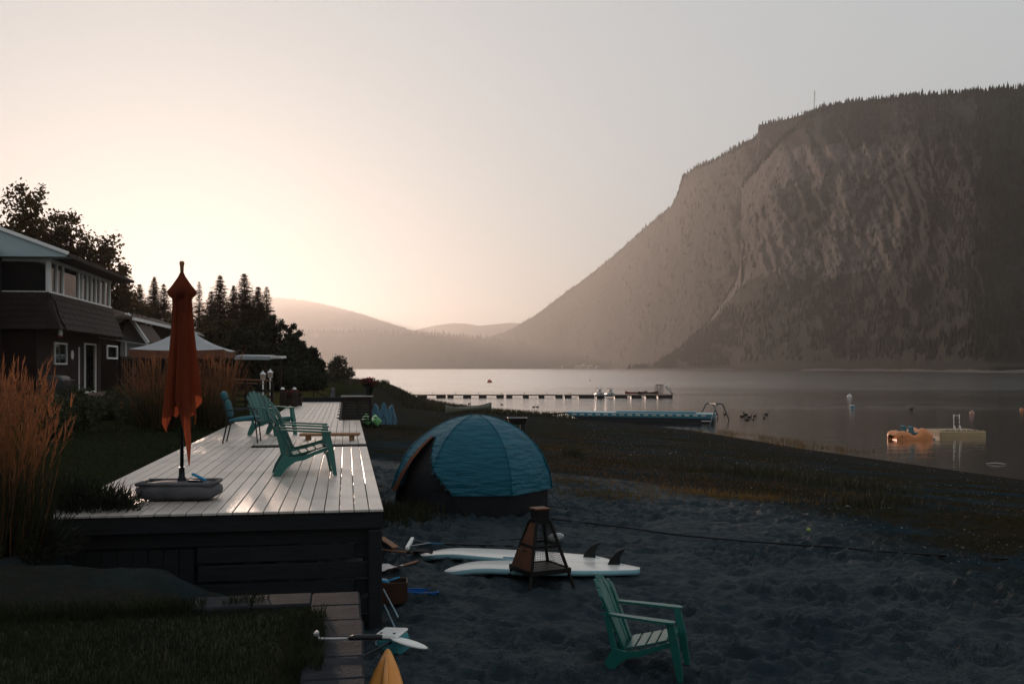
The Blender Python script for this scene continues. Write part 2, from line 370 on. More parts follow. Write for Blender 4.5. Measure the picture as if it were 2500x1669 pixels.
# ---- lake
def water_material():
    m = bpy.data.materials.new('lake_water'); m.use_nodes = True; t = m.node_tree; N, L = t.nodes, t.links
    b = N['Principled BSDF']; b.inputs['Base Color'].default_value = (.006, .010, .012, 1); b.inputs['IOR'].default_value = 1.33; b.inputs['Coat Weight'].default_value = 1.0; b.inputs['Coat IOR'].default_value = 1.33
    tc = N.new('ShaderNodeTexCoord')
    def noise(s, st, d, rot=0):
        mp = N.new('ShaderNodeMapping'); mp.inputs['Scale'].default_value = st; mp.inputs['Rotation'].default_value = (0, 0, rot); L.new(tc.outputs['Object'], mp.inputs[0])
        n = N.new('ShaderNodeTexNoise'); n.inputs['Scale'].default_value = s; n.inputs['Detail'].default_value = d; n.inputs['Roughness'].default_value = .55
        L.new(mp.outputs[0], n.inputs['Vector']); return n.outputs['Fac']
    # sheltered and glassy by the beach, wind-roughened further out
    sx = N.new('ShaderNodeSeparateXYZ'); L.new(tc.outputs['Object'], sx.inputs[0]); rr = N.new('ShaderNodeMapRange'); rr.interpolation_type = 'SMOOTHSTEP'
    rr.inputs['From Min'].default_value = 50; rr.inputs['From Max'].default_value = 260; rr.inputs['To Min'].default_value = .04; rr.inputs['To Max'].default_value = .18; L.new(sx.outputs['Y'], rr.inputs['Value'])
    L.new(rr.outputs[0], b.inputs['Roughness']); L.new(rr.outputs[0], b.inputs['Coat Roughness'])
    patch = N.new('ShaderNodeMapRange'); patch.inputs['From Min'].default_value = .38; patch.inputs['From Max'].default_value = .62
    patch.inputs['To Min'].default_value = .35; patch.inputs['To Max'].default_value = 1.0
    L.new(noise(.018, (.45, 1.6, 1), 3), patch.inputs['Value'])
    calm = N.new('ShaderNodeMapRange'); calm.interpolation_type = 'SMOOTHSTEP'; calm.inputs['From Min'].default_value = 45; calm.inputs['From Max'].default_value = 130; calm.inputs['To Min'].default_value = .16; calm.inputs['To Max'].default_value = 1.0; L.new(sx.outputs['Y'], calm.inputs['Value'])
    pm_ = N.new('ShaderNodeMath'); pm_.operation = 'MULTIPLY'; L.new(patch.outputs[0], pm_.inputs[0]); L.new(calm.outputs[0], pm_.inputs[1])
    b1 = N.new('ShaderNodeBump'); b1.inputs['Distance'].default_value = .24; L.new(noise(.42, (.8, 1.1, 1), 4, R(8)), b1.inputs['Height']); L.new(pm_.outputs[0], b1.inputs['Strength'])
    b2 = N.new('ShaderNodeBump'); b2.inputs['Distance'].default_value = .05; L.new(noise(3.1, (.6, 1.3, 1), 3, R(-12)), b2.inputs['Height']); L.new(b1.outputs[0], b2.inputs['Normal']); L.new(pm_.outputs[0], b2.inputs['Strength'])
    L.new(b2.outputs[0], b.inputs['Normal']); L.new(b2.outputs[0], b.inputs['Coat Normal']); return m
lk = MB().add([(-6300, -1600, 0), (6300, -1600, 0), (6300, 10900, 0), (-6300, 10900, 0)], [(0, 1, 2, 3)]).build('lake', water_material())
tag(lk, 'calm rippled lake between the beach and the mountains', 'lake', kind='structure')

# ---- mountains: solid slopes standing at their own distances
D = 2500 / 2349.0
def mountain_material(name, forest, rock, rock_lo, rock_hi, band=None):
    m = bpy.data.materials.new(name); m.use_nodes = True; t = m.node_tree; N, L = t.nodes, t.links
    b = N['Principled BSDF']; b.inputs['Roughness'].default_value = .95; b.inputs['Specular IOR Level'].default_value = .1
    tc = N.new('ShaderNodeTexCoord')
    n1 = N.new('ShaderNodeTexNoise'); n1.inputs['Scale'].default_value = .012; n1.inputs['Detail'].default_value = 9; n1.inputs['Roughness'].default_value = .7; L.new(tc.outputs['Object'], n1.inputs['Vector'])
    at = N.new('ShaderNodeAttribute'); at.attribute_name = 'rock'
    ad = N.new('ShaderNodeMath'); ad.operation = 'ADD'; L.new(at.outputs['Fac'], ad.inputs[0])
    sb = N.new('ShaderNodeMath'); sb.operation = 'MULTIPLY_ADD'; sb.inputs[1].default_value = 1.6; sb.inputs[2].default_value = -.8; L.new(n1.outputs['Fac'], sb.inputs[0]); L.new(sb.outputs[0], ad.inputs[1])
    rp = N.new('ShaderNodeValToRGB'); e = rp.color_ramp.elements; e[0].position, e[1].position = .42, .58; L.new(ad.outputs[0], rp.inputs[0])
    n2 = N.new('ShaderNodeTexNoise'); n2.inputs['Scale'].default_value = .03; n2.inputs['Detail'].default_value = 8; n2.inputs['Roughness'].default_value = .75
    mp = N.new('ShaderNodeMapping'); mp.inputs['Scale'].default_value = (1.4, 1, .55); mp.inputs['Rotation'].default_value = (0, R(32), 0); L.new(tc.outputs['Object'], mp.inputs[0]); L.new(mp.outputs[0], n2.inputs['Vector'])
    rr = N.new('ShaderNodeValToRGB'); e = rr.color_ramp.elements; e[0].position, e[1].position = .35, .68; e[0].color = (*[q * .35 for q in rock], 1); e[1].color = (*rock, 1); L.new(n2.outputs['Fac'], rr.inputs[0])
    rf = N.new('ShaderNodeValToRGB'); e = rf.color_ramp.elements; e[0].position, e[1].position = .3, .7; e[0].color = (*[q * .5 for q in forest], 1); e[1].color = (*forest, 1); L.new(n2.outputs['Fac'], rf.inputs[0])
    mx = N.new('ShaderNodeMix'); mx.data_type = 'RGBA'; L.new(rp.outputs[0], mx.inputs['Factor']); L.new(rf.outputs[0], mx.inputs['A']); L.new(rr.outputs[0], mx.inputs['B'])
    L.new(mx.outputs['Result'], b.inputs['Base Color'])
    bp = N.new('ShaderNodeBump'); bp.inputs['Strength'].default_value = 1; bp.inputs['Distance'].default_value = 14; L.new(n2.outputs['Fac'], bp.inputs['Height']); L.new(bp.outputs[0], b.inputs['Normal'])
    return m
def mountain(name, label, pts, foot, prof, m, x0, x1, nx, ny, amp, rockf, nsc=1.0, seed=0, sm=20):
    """pts: crest line as (photo x, photo y); foot: metres to its foot; prof: (share of the height, share of the way back)"""
    px = np.array([p[0] for p in pts]); py = np.array([p[1] for p in pts])
    cx = np.linspace(x0, x1, nx); top = np.interp(cx, px, py)
    rng = np.random.RandomState(seed); tt = np.linspace(0, 1, ny)
    E = ((HY - top) / F)[None, :] * tt[:, None]; A = np.repeat(((cx - CX) / F)[None, :], ny, 0)
    hh, back = prof; dep = np.interp(tt, [q[0] for q in hh], [q[1] for q in hh])[:, None]
    ft = np.interp(cx, [q[0] for q in foot], [q[1] for q in foot])[None, :]
    bk = np.interp(cx, [q[0] for q in back], [q[1] for q in back])[None, :]
    kk = np.exp(-.5 * (np.arange(-60, 61) / sm) ** 2); kk /= kk.sum(); sf = lambda q: np.convolve(np.pad(q[0], 60, 'edge'), kk, 'valid')[None, :]
    Y = sf(ft) + dep * sf(bk)
    n = fbm(A * 30 * nsc + seed, E * 26 * nsc + seed, 6, .6) - .5; rg = 1 - np.abs(2 * fbm(A * 55 * nsc + 3 + E * 20, E * 18 * nsc + seed, 5, .55) - 1)
    fade = np.sin(np.pi * np.clip(tt, 0, 1)) ** .5
    rk = rockf(A * F + CX, HY - E * F)
    Y = Y + (n * amp + (rg - .5) * amp * .8 * (0.4 + rk)) * fade[:, None]
    Xw = A * Y; Zw = CZ + E * Y
    Zw[0, :] = -6
    # back side, so that the mountain is a solid
    Xb = Xw[-1] * 1.25; Yb = Y[-1] * 1.25; Zb = np.full_like(Xb, -6)
    Xw = np.vstack([Xw, Xb]); Y = np.vstack([Y, Yb]); Zw = np.vstack([Zw, Zb])
    r, c = Xw.shape; ix = np.arange(r * c).reshape(r, c)
    f = np.stack([ix[:-1, :-1], ix[:-1, 1:], ix[1:, 1:], ix[1:, :-1]], -1).reshape(-1, 4)
    o = npmesh(name, np.stack([Xw, Y, Zw], -1).reshape(-1, 3), f, m, True)
    a = o.data.attributes.new('rock', 'FLOAT', 'POINT'); a.data.foreach_set('value', np.vstack([rk, rk[-1:]]).astype(np.float32).ravel())
    tag(o, label, 'mountain', kind='structure')
    return Xw[:-1], Y[:-1], Zw[:-1], rk
def conifer_scatter(name, label, P, H, m, sides=5, parent=None):
    """many small conifers as one mass: two stacked ragged cones each"""
    n = len(P); rng = np.random.RandomState(5); a = np.arange(sides) * 2 * np.pi / sides
    cone = []; faces = []
    for (r, z0, z1) in ((.17, .0, .72), (.105, .45, 1.0)):
        o = len(cone); cone += [(r * math.cos(q), r * math.sin(q), z0) for q in a] + [(0, 0, z1)]
        faces += [(o + i, o + (i + 1) % sides, o + sides) for i in range(sides)]
    cone = np.array(cone); k = len(cone)
    rot = rng.rand(n) * 6.28; wd = rng.uniform(.75, 1.35, n)
    c, s = np.cos(rot), np.sin(rot)
    X = (cone[None, :, 0] * c[:, None] - cone[None, :, 1] * s[:, None]) * (H * wd)[:, None] + P[:, 0:1]
    Yy = (cone[None, :, 0] * s[:, None] + cone[None, :, 1] * c[:, None]) * (H * wd)[:, None] + P[:, 1:2]
    Z = cone[None, :, 2] * H[:, None] + P[:, 2:3]
    fc = (np.array(faces)[None] + (np.arange(n) * k)[:, None, None]).reshape(-1, 3)
    o = npmesh(name, np.stack([X, Yy, Z], -1).reshape(-1, 3), fc, m, False)
    return tag(o, label, 'forest', kind='stuff')
def dpts(l): return [(x * D, y * D) for x, y in l]
rockn = lambda x, y: np.zeros_like(x)
def cliffrock(x, y):
    dx, dy = x / D, y / D
    face = sstep(1675, 1710, dx) * sstep(2330, 1930, dx) * sstep(270, 360, dy) * sstep(690 - .0 * dx, 600, dy)
    upper = sstep(1880, 1930, dx) * sstep(2150, 1980, dx) * sstep(240, 300, dy) * sstep(520, 420, dy)
    scree = np.exp(-((dx - (1700 - (dy - 640) * .85)) / 26) ** 2) * sstep(560, 640, dy) * sstep(790, 720, dy)
    scree2 = np.exp(-((dx - (1640 - (dy - 600) * .8)) / 20) ** 2) * sstep(560, 600, dy) * sstep(660, 630, dy)
    gully = np.exp(-((dx - 1880) / 60) ** 2 - ((dy - 470) / 60) ** 2)
    return np.clip(.30 + .62 * np.maximum(face * .62, upper * .5) + .5 * scree + .3 * scree2 - .35 * gully, 0, 1) * np.maximum(np.maximum(face, scree + scree2), .0)
MAT_FOREST = mat('mountain_conifers', (.014, .020, .013), (.005, .008, .006), scale=.02, rough=.95, spec=.1)
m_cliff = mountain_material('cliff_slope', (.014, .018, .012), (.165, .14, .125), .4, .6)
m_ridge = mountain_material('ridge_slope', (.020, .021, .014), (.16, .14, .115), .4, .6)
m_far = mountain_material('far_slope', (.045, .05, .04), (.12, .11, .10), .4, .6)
crest_cliff = dpts([(1440, 848), (1500, 838), (1560, 800), (1620, 744), (1660, 690), (1690, 640), (1699, 600), (1697, 540), (1700, 470), (1701, 428), (1716, 405), (1745, 375), (1790, 320), (1830, 285), (1852, 265), (1880, 247), (1950, 234), (2050, 224), (2120, 219), (2200, 214), (2349, 203), (2480, 196), (2700, 205), (3000, 260)])
C = mountain('cliff_mountain', 'forested mountain with bare cliff face above the right shore', crest_cliff,
    [(1530, 2750), (1700, 2300), (1795, 2100), (1830, 1880), (1870, 1740), (1980, 1520), (2400, 860), (3200, 740)],
    ([(0, 0), (.02, .06), (.3, .36), (.42, .48), (.55, .55), (.78, .66), (.86, .76), (1, 1.0)], [(1500, 200), (1620, 300), (1800, 480), (1980, 620), (2500, 650), (3200, 800)]),
    m_cliff, 1530, 3100, 560, 260, 98, cliffrock, 1.0, 3, 11)
crest_ridge = dpts([(560, 846), (700, 846), (800, 845), (870, 838), (940, 822), (1000, 806), (1060, 791), (1100, 779), (1160, 762), (1190, 745), (1230, 722), (1300, 669), (1340, 641), (1420, 577), (1480, 522), (1540, 473), (1549, 455), (1560, 432), (1563, 407), (1600, 380), (1640, 366), (1690, 337), (1737, 312), (1741, 287), (1800, 275), (1860, 258), (1950, 245), (2100, 240)])
Bk = mountain('ridge_mountain', 'long hazy wooded ridge sloping down to the lake behind the cliff', crest_ridge,
    [(600, 7000), (1200, 6400), (1400, 5400), (1500, 4550), (1600, 3600), (1700, 2850), (1850, 2300), (2300, 2300)], ([(0, 0), (1, 1)], [(600, 300), (1250, 500), (1700, 450), (1850, 370), (2300, 300)]), m_ridge, 600, 2230, 420, 130, 200, rockn, 1.0, 9)
crest_low = dpts([(300, 770), (500, 760), (640, 759), (700, 762), (800, 762), (900, 764), (1000, 769), (1080, 775), (1130, 780), (1250, 800), (1350, 846)])
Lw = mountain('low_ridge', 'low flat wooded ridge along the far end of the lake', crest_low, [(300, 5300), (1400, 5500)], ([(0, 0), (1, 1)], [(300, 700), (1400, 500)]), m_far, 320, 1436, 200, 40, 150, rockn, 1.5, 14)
crest_f1 = dpts([(200, 720), (400, 700), (560, 684), (640, 683), (700, 689), (760, 702), (830, 720), (880, 738), (920, 750), (945, 758), (1000, 775), (1100, 846)])
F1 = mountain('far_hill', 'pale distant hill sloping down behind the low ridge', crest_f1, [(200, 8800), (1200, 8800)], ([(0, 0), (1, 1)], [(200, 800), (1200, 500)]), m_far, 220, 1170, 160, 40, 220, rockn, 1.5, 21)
crest_f2 = dpts([(850, 800), (920, 765), (950, 757), (1000, 746), (1040, 741), (1070, 742), (1100, 747), (1140, 743), (1170, 740), (1210, 742), (1300, 750), (1400, 760)])
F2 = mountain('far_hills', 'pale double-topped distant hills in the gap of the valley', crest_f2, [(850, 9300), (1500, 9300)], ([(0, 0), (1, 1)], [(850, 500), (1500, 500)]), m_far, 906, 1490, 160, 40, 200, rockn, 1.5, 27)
def forest_points(S, n_ridge, n_face, hmin, hmax, keep=lambda x, y: 1.0, seed=1, lo=.03):
    X, Y, Z, rk = S; rng = np.random.RandomState(seed); r, c = X.shape
    j = rng.uniform(1, c - 2, n_ridge); i = np.full(n_ridge, r - 1.0) - rng.rand(n_ridge) ** 2 * r * .02
    if n_face:
        j = np.concatenate([j, rng.uniform(1, c - 2, n_face)]); i = np.concatenate([i, rng.uniform(lo * r, r - 2, n_face)])
    i0 = np.clip(i.astype(int), 0, r - 2); j0 = np.clip(j.astype(int), 0, c - 2); fi, fj = np.clip(i - i0, 0, 1), j - j0
    def b(Q): return (Q[i0, j0] * (1 - fj) + Q[i0, j0 + 1] * fj) * (1 - fi) + (Q[i0 + 1, j0] * (1 - fj) + Q[i0 + 1, j0 + 1] * fj) * fi
    P = np.stack([b(X), b(Y), b(Z) - 2.0], -1); H = rng.uniform(hmin, hmax, len(P)) * (1 + .5 * (rng.rand(len(P)) > .93))
    px = CX + P[:, 0] / P[:, 1] * F; py = HY - (P[:, 2] - CZ) / P[:, 1] * F
    ok = rng.rand(len(P)) < keep(px, py); ok[:n_ridge] = True
    ok &= (px < 2620)
    return P[ok], H[ok]
P, H = forest_points(C, 1700, 22000, 6, 12.5, lambda x, y: np.where(cliffrock(x, y) > .22, .10, .95) * (fbm(x * .03, y * .03, 3) > .40), 2)
conifer_scatter('cliff_forest', 'dark conifer forest covering the cliff mountain', P, H, MAT_FOREST)
P, H = forest_points(Bk, 1300, 7000, 9, 15, lambda x, y: .9, 3)
conifer_scatter('ridge_forest', 'hazy conifer forest covering the long ridge', P, H, MAT_FOREST)
P, H = forest_points(Lw, 900, 0, 16, 30, seed=4); conifer_scatter('low_ridge_forest', 'jagged tree line along the low far ridge', P, H, MAT_FOREST)
P, H = forest_points(F1, 700, 0, 12, 22, seed=5); conifer_scatter('far_hill_forest', 'tree line on the pale distant hill', P, H, MAT_FOREST)
# shore strip of pale sand at the mountain's foot
for nm, lb, x0, x1, Y0, hh in (('far_shore', 'pale strip of beach at the foot of the cliff mountain', 1535, 2900, 2690, 5), ('far_shore', 'pale strip of beach at the foot of the long ridge', 840, 1620, 3230, 5)):
    n = 160; xx = np.linspace(x0, x1, n); fx = (xx - CX) / F; rng = np.random.RandomState(int(x0))
    ft = np.interp(xx, [600, 1200, 1500, 1620], [6900, 6300, 4420, 3200]) if x0 < 1500 else np.interp(xx, [1530, 1800, 1980, 2400, 3200], [2690, 2030, 1480, 826, 706])
    up = hh * (.35 + fbm(xx * .03, xx * 0, 3)) ; rows = []
    rows = np.stack([np.stack([fx * ft, ft, np.full(n, -1.0)], -1), np.stack([fx * (ft + 25), ft + 25, up * .4], -1), np.stack([fx * (ft + 90), ft + 90, up], -1)])
    ix = np.arange(3 * n).reshape(3, n); f = np.stack([ix[:-1, :-1], ix[:-1, 1:], ix[1:, 1:], ix[1:, :-1]], -1).reshape(-1, 4)
    tag(npmesh(nm, rows.reshape(-1, 3), f, mat('far_beach', (.06, .05, .042), scale=.02), True), lb, 'shore', kind='structure')
# ---- haze: one closed box of air round everything
hb = MB().box((0, 4700, 317), (13000, 13000, 650)).build('haze', None)
hm = bpy.data.materials.new('haze'); hm.use_nodes = True; t = hm.node_tree; t.nodes.remove(t.nodes['Principled BSDF'])
pv = t.nodes.new('ShaderNodeVolumePrincipled'); pv.inputs['Density'].default_value = 1.25e-4; pv.inputs['Anisotropy'].default_value = .68; pv.inputs['Color'].default_value = (.42, .42, .42, 1)
t.links.new(pv.outputs[0], t.nodes['Material Output'].inputs['Volume']); hb.data.materials.append(hm)
tag(hb, 'thin warm evening haze over the lake', 'haze', kind='stuff')

# ================================================================ DECK AND LAWN
M_BOARD = mat('composite_board', (.50, .46, .42), (.37, .34, .31), scale=3.0, rough=.34, bump=.35, bscale=26, stretch=(9, .7, 1), spec=.55, bdist=.004, rvar=.08, c3=(.32, .30, .275), s3=1.1)
M_TIMBER = mat('weathered_timber', (.009, .011, .013), (.003, .004, .006), scale=5, rough=.8, bump=.6, bscale=18, stretch=(.6, 8, 8), bdist=.01, spec=.3)
M_BLOCK = mat('concrete_block', (.030, .034, .040), (.013, .015, .019), scale=7, rough=.9, bump=.7, bscale=40, bdist=.008, spec=.05)
PITCH, BW = .147, .138
def local_mb(): return MB()
deck = thing('deck', 'long pale composite board deck with folded orange umbrella standing on it', 'deck', uv(0, 0, 0), BA)
def deck_piece(name, c, d, m, par, bev=0.004): return MB().box(c, d, None, bev).build(name, m, par)
# deck frame: local x = across (lake side +), local y = along the boards
NOTCH = (8.06, 8.78, -2.13)
_bm = {}
def board(par, x, y0, y1, z, w=BW):
    L = round(y1 - y0, 3)
    if (L, w) not in _bm: _bm[(L, w)] = MB().box((0, 0, 0), (w, L, .026), None, .004).mesh('board', M_BOARD)
    o = bpy.data.objects.new('board', _bm[(L, w)]); COL.objects.link(o); o.parent = par
    o.location = (x, (y0 + y1) / 2, z - .013 + random.uniform(-.0012, .0012)); return o
for i in range(22):
    x = -PITCH * (i + .5); j = random.uniform(-.006, .006)
    if x > NOTCH[2]:
        board(deck, x, j - .02, NOTCH[0], DECK_Z); board(deck, x, NOTCH[1], 17.2 + j, DECK_Z)
    else: board(deck, x, j - .02, 17.2 + j, DECK_Z)
deck_piece('fascia', (-1.63, .025, DECK_Z - .026 - .085), (3.24, .04, .165), M_TIMBER, deck)
deck_piece('beam', (-1.63, .13, DECK_Z - .27), (3.2, .09, .15), M_TIMBER, deck)
deck_piece('post', (-.085, .06, 1.86), (.135, .135, 1.04), M_TIMBER, deck, .01)
deck_piece('post', (-2.2, .2, 1.9), (.12, .12, .95), M_TIMBER, deck, .01)
for k, zc in enumerate((2.155, 1.975, 1.795, 1.615, 1.44)):
    if k % 2 == 0: deck_piece('plank', (-1.06, .10, zc), (1.52, .045, .155), M_TIMBER, deck, .008); deck_piece('plank', (-.22, .135, zc), (.15, .04, .15), M_TIMBER, deck, .008)
    else: deck_piece('plank', (-.98, .085, zc), (1.66, .05, .158), M_TIMBER, deck, .008)
for k in range(9): deck_piece('skirt_board', (-1.92 - k * .145, .12, 1.93), (.138, .03, .58), M_TIMBER, deck, .004)
deck_piece('rim_beam', (-.03, 4.0, DECK_Z - .12), (.04, 7.85, .17), M_TIMBER, deck); deck_piece('rim_beam', (-.03, 13.0, DECK_Z - .12), (.04, 8.3, .17), M_TIMBER, deck)
deck_piece('rim_beam', (-3.22, 8.6, DECK_Z - .1), (.03, 17.1, .15), M_TIMBER, deck)
for yy in (3, 6, 9.2, 12, 15, 17): deck_piece('post', (-.09, yy, 1.9), (.13, .13, 1.05), M_TIMBER, deck, .01)
# stairwell cut down to the beach
for k in range(3): deck_piece('stair_tread', (-.95 + k * .32, 8.42, DECK_Z - .22 - k * .2), (.30, .68, .04), M_TIMBER, deck)
deck_piece('stair_riser', (NOTCH[2] + .015, 8.42, DECK_Z - .2), (.025, .70, .34), M_TIMBER, deck)
deck_piece('stair_side', (-1.06, 8.80, DECK_Z - .21), (2.1, .03, .36), M_TIMBER, deck); deck_piece('stair_side', (-1.06, 8.04, DECK_Z - .21), (2.1, .03, .36), M_TIMBER, deck)
# further deck of the neighbouring plot
deck2 = thing('neighbour_deck', 'narrower pale board walkway deck continuing beyond the main deck', 'deck', uv(0, 0, 0), BA)
for i in range(13): board(deck2, -.57 - PITCH * (i + .5), 17.24, 32.3 + random.uniform(-.01, .01), DECK_Z - .01)
deck_piece('rim_beam', (-.54, 24.8, DECK_Z - .12), (.04, 15.0, .17), M_TIMBER, deck2)
deck_piece('end_kerb', (-1.5, 32.42, DECK_Z + .07), (2.2, .12, .22), M_TIMBER, deck2)
for yy in (18, 21, 24, 27, 30, 32): deck_piece('post', (-.62, yy, 2.0), (.12, .12, .95), M_TIMBER, deck2, .01)
for k in range(7): deck_piece('bolt_cap', (-.60, 18.2 + k * 2.1, DECK_Z + .015), (.07, .12, .03), mat('black_iron', (.02, .02, .022), scale=20, rough=.5), deck2, .004)

# near lawn with its block wall
M_GRASS_G = mat('lawn_soil', (.020, .026, .010), (.012, .014, .008), scale=8, rough=.95)
wall = thing('retaining_wall', 'low concrete block wall edging the near lawn', 'wall', uv(0, 0, 0), BA)
_blk = MB().box((0, 0, 0), (.33, .392, .10), None, .014).mesh('cap_block', M_BLOCK)
_blk2 = MB().box((0, 0, 0), (.40, .30, .20), None, .012).mesh('block', M_BLOCK)
def blk(me, loc, rz=0):
    o = bpy.data.objects.new(me.name, me); COL.objects.link(o); o.parent = wall; o.location = loc; o.rotation_euler = (random.uniform(-.008, .008), random.uniform(-.008, .008), rz + random.uniform(-.012, .012)); return o
for k in range(9): blk(_blk, (-.435 + random.uniform(-.008, .008), -3.12 - k * .40, LAWN_Z + .03))
for k in range(2): blk(_blk, (-.80 - k * .40, -3.07 + random.uniform(-.008, .008), LAWN_Z + .028), R(90))
for r in range(4):
    for k in range(5): blk(_blk2, (-.47, -3.25 - k * .41 + (r % 2) * .2, LAWN_Z - .13 - r * .205), R(90))
    for k in range(3): blk(_blk2, (-.72 - k * .41 + (r % 2) * .2, -3.10, LAWN_Z - .13 - r * .205))
def sheet(name, us, vs_, zf, m, label):
    rows = []
    for u in us: rows.append([uv(u, v, zf(u, v)) for v in vs_])
    o = MB().grid(rows).build(name, m, None, True); return tag(o, label, 'lawn', kind='structure')
sheet('lawn', np.linspace(-9.5, -3.25, 30), np.linspace(-9, -.62, 40), lambda u, v: LAWN_Z + .01 + .05 * float(fbm(np.array(u * .9), np.array(v * .9), 3)), M_GRASS_G, 'dark near lawn inside the block wall')
# ---- grass blades
def blades(name, pts, h, wd, m, label, lean=.35, seed=0):
    """pts (n,3); each blade a bent two-piece strip"""
    rng = np.random.RandomState(seed); n = len(pts); a = rng.rand(n) * 6.283; H = h * rng.uniform(.45, 1.25, n); W = wd * rng.uniform(.6, 1.3, n)
    dx, dy = np.cos(a), np.sin(a); b = rng.rand(n) * 6.283; ln = H * lean * rng.rand(n) ** .7; lx, ly = np.cos(b) * ln, np.sin(b) * ln
    def v(px, py, k): return np.stack([pts[:, 0] + px, pts[:, 1] + py, pts[:, 2] + k], -1)
    V = np.stack([v(-dx * W, -dy * W, -.02 + 0 * H), v(dx * W, dy * W, -.02 + 0 * H), v(dx * W * .7 + lx * .35, dy * W * .7 + ly * .35, H * .6), v(-dx * W * .7 + lx * .35, -dy * W * .7 + ly * .35, H * .6), v(lx, ly, H)], 1).reshape(-1, 3)
    k = (np.arange(n) * 5)[:, None]
    fc = np.concatenate([k + [0, 1, 2], k + [0, 2, 3], k + [3, 2, 4]], 0)
    o = npmesh(name, V, fc, m, False); return tag(o, label, 'grass', kind='stuff')
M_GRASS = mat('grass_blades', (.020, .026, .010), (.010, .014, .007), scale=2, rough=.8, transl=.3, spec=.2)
M_DRY = mat('dry_grass_blades', (.14, .085, .030), (.05, .045, .018), scale=1.2, rough=.8, transl=.4, spec=.2)
rng = np.random.RandomState(3)
def uvpts(n, u0, u1, v0, v1, zf, keep=None):
    u = rng.uniform(u0, u1, n); v = rng.uniform(v0, v1, n)
    x = O2.x + U.x * u + V_.x * v; y = O2.y + U.y * u + V_.y * v
    p = np.stack([x, y, zf(x, y, u, v)], -1)
    return p[keep(x, y, u, v)] if keep else p
blades('near_lawn_grass', uvpts(42000, -5.6, -3.22, -4.6, -.60, lambda x, y, u, v: LAWN_Z + .02 + 0 * x), .055, .0035, M_GRASS, 'short dark grass of the near lawn', .6, 1)
blades('wall_edge_grass', uvpts(2600, -5.6, -3.2, -.72, -.5, lambda x, y, u, v: LAWN_Z + .07 + 0 * x, lambda x, y, u, v: fbm(u * 3, v * 3, 2) > .5), .09, .003, M_GRASS, 'taller grass straying over the block wall', .8, 2)
blades('wall_back_grass', uvpts(5200, -3.3, -3.02, -4.4, -.9, lambda x, y, u, v: LAWN_Z + .03 + 0 * x, lambda x, y, u, v: (v < -1.3) | (fbm(u * 3, v * 3, 2) > .52)), .10, .0035, M_GRASS, 'taller unmown grass along the far edge of the near lawn', .7, 22)
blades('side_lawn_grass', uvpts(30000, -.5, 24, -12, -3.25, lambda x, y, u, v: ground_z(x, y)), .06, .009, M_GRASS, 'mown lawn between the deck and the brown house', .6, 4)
blades('sunny_lawn_grass', uvpts(30000, 33, 66, -13, -1.3, lambda x, y, u, v: ground_z(x, y)), .12, .03, mat('painted_sunlit_grass', (.12, .10, .028), (.06, .06, .02), scale=.5, rough=.8, transl=.4), 'lawn with painted sunlit yellow blades beyond the walkway deck', .6, 5)  # brighter yellow blades carry the sunlight in their colour

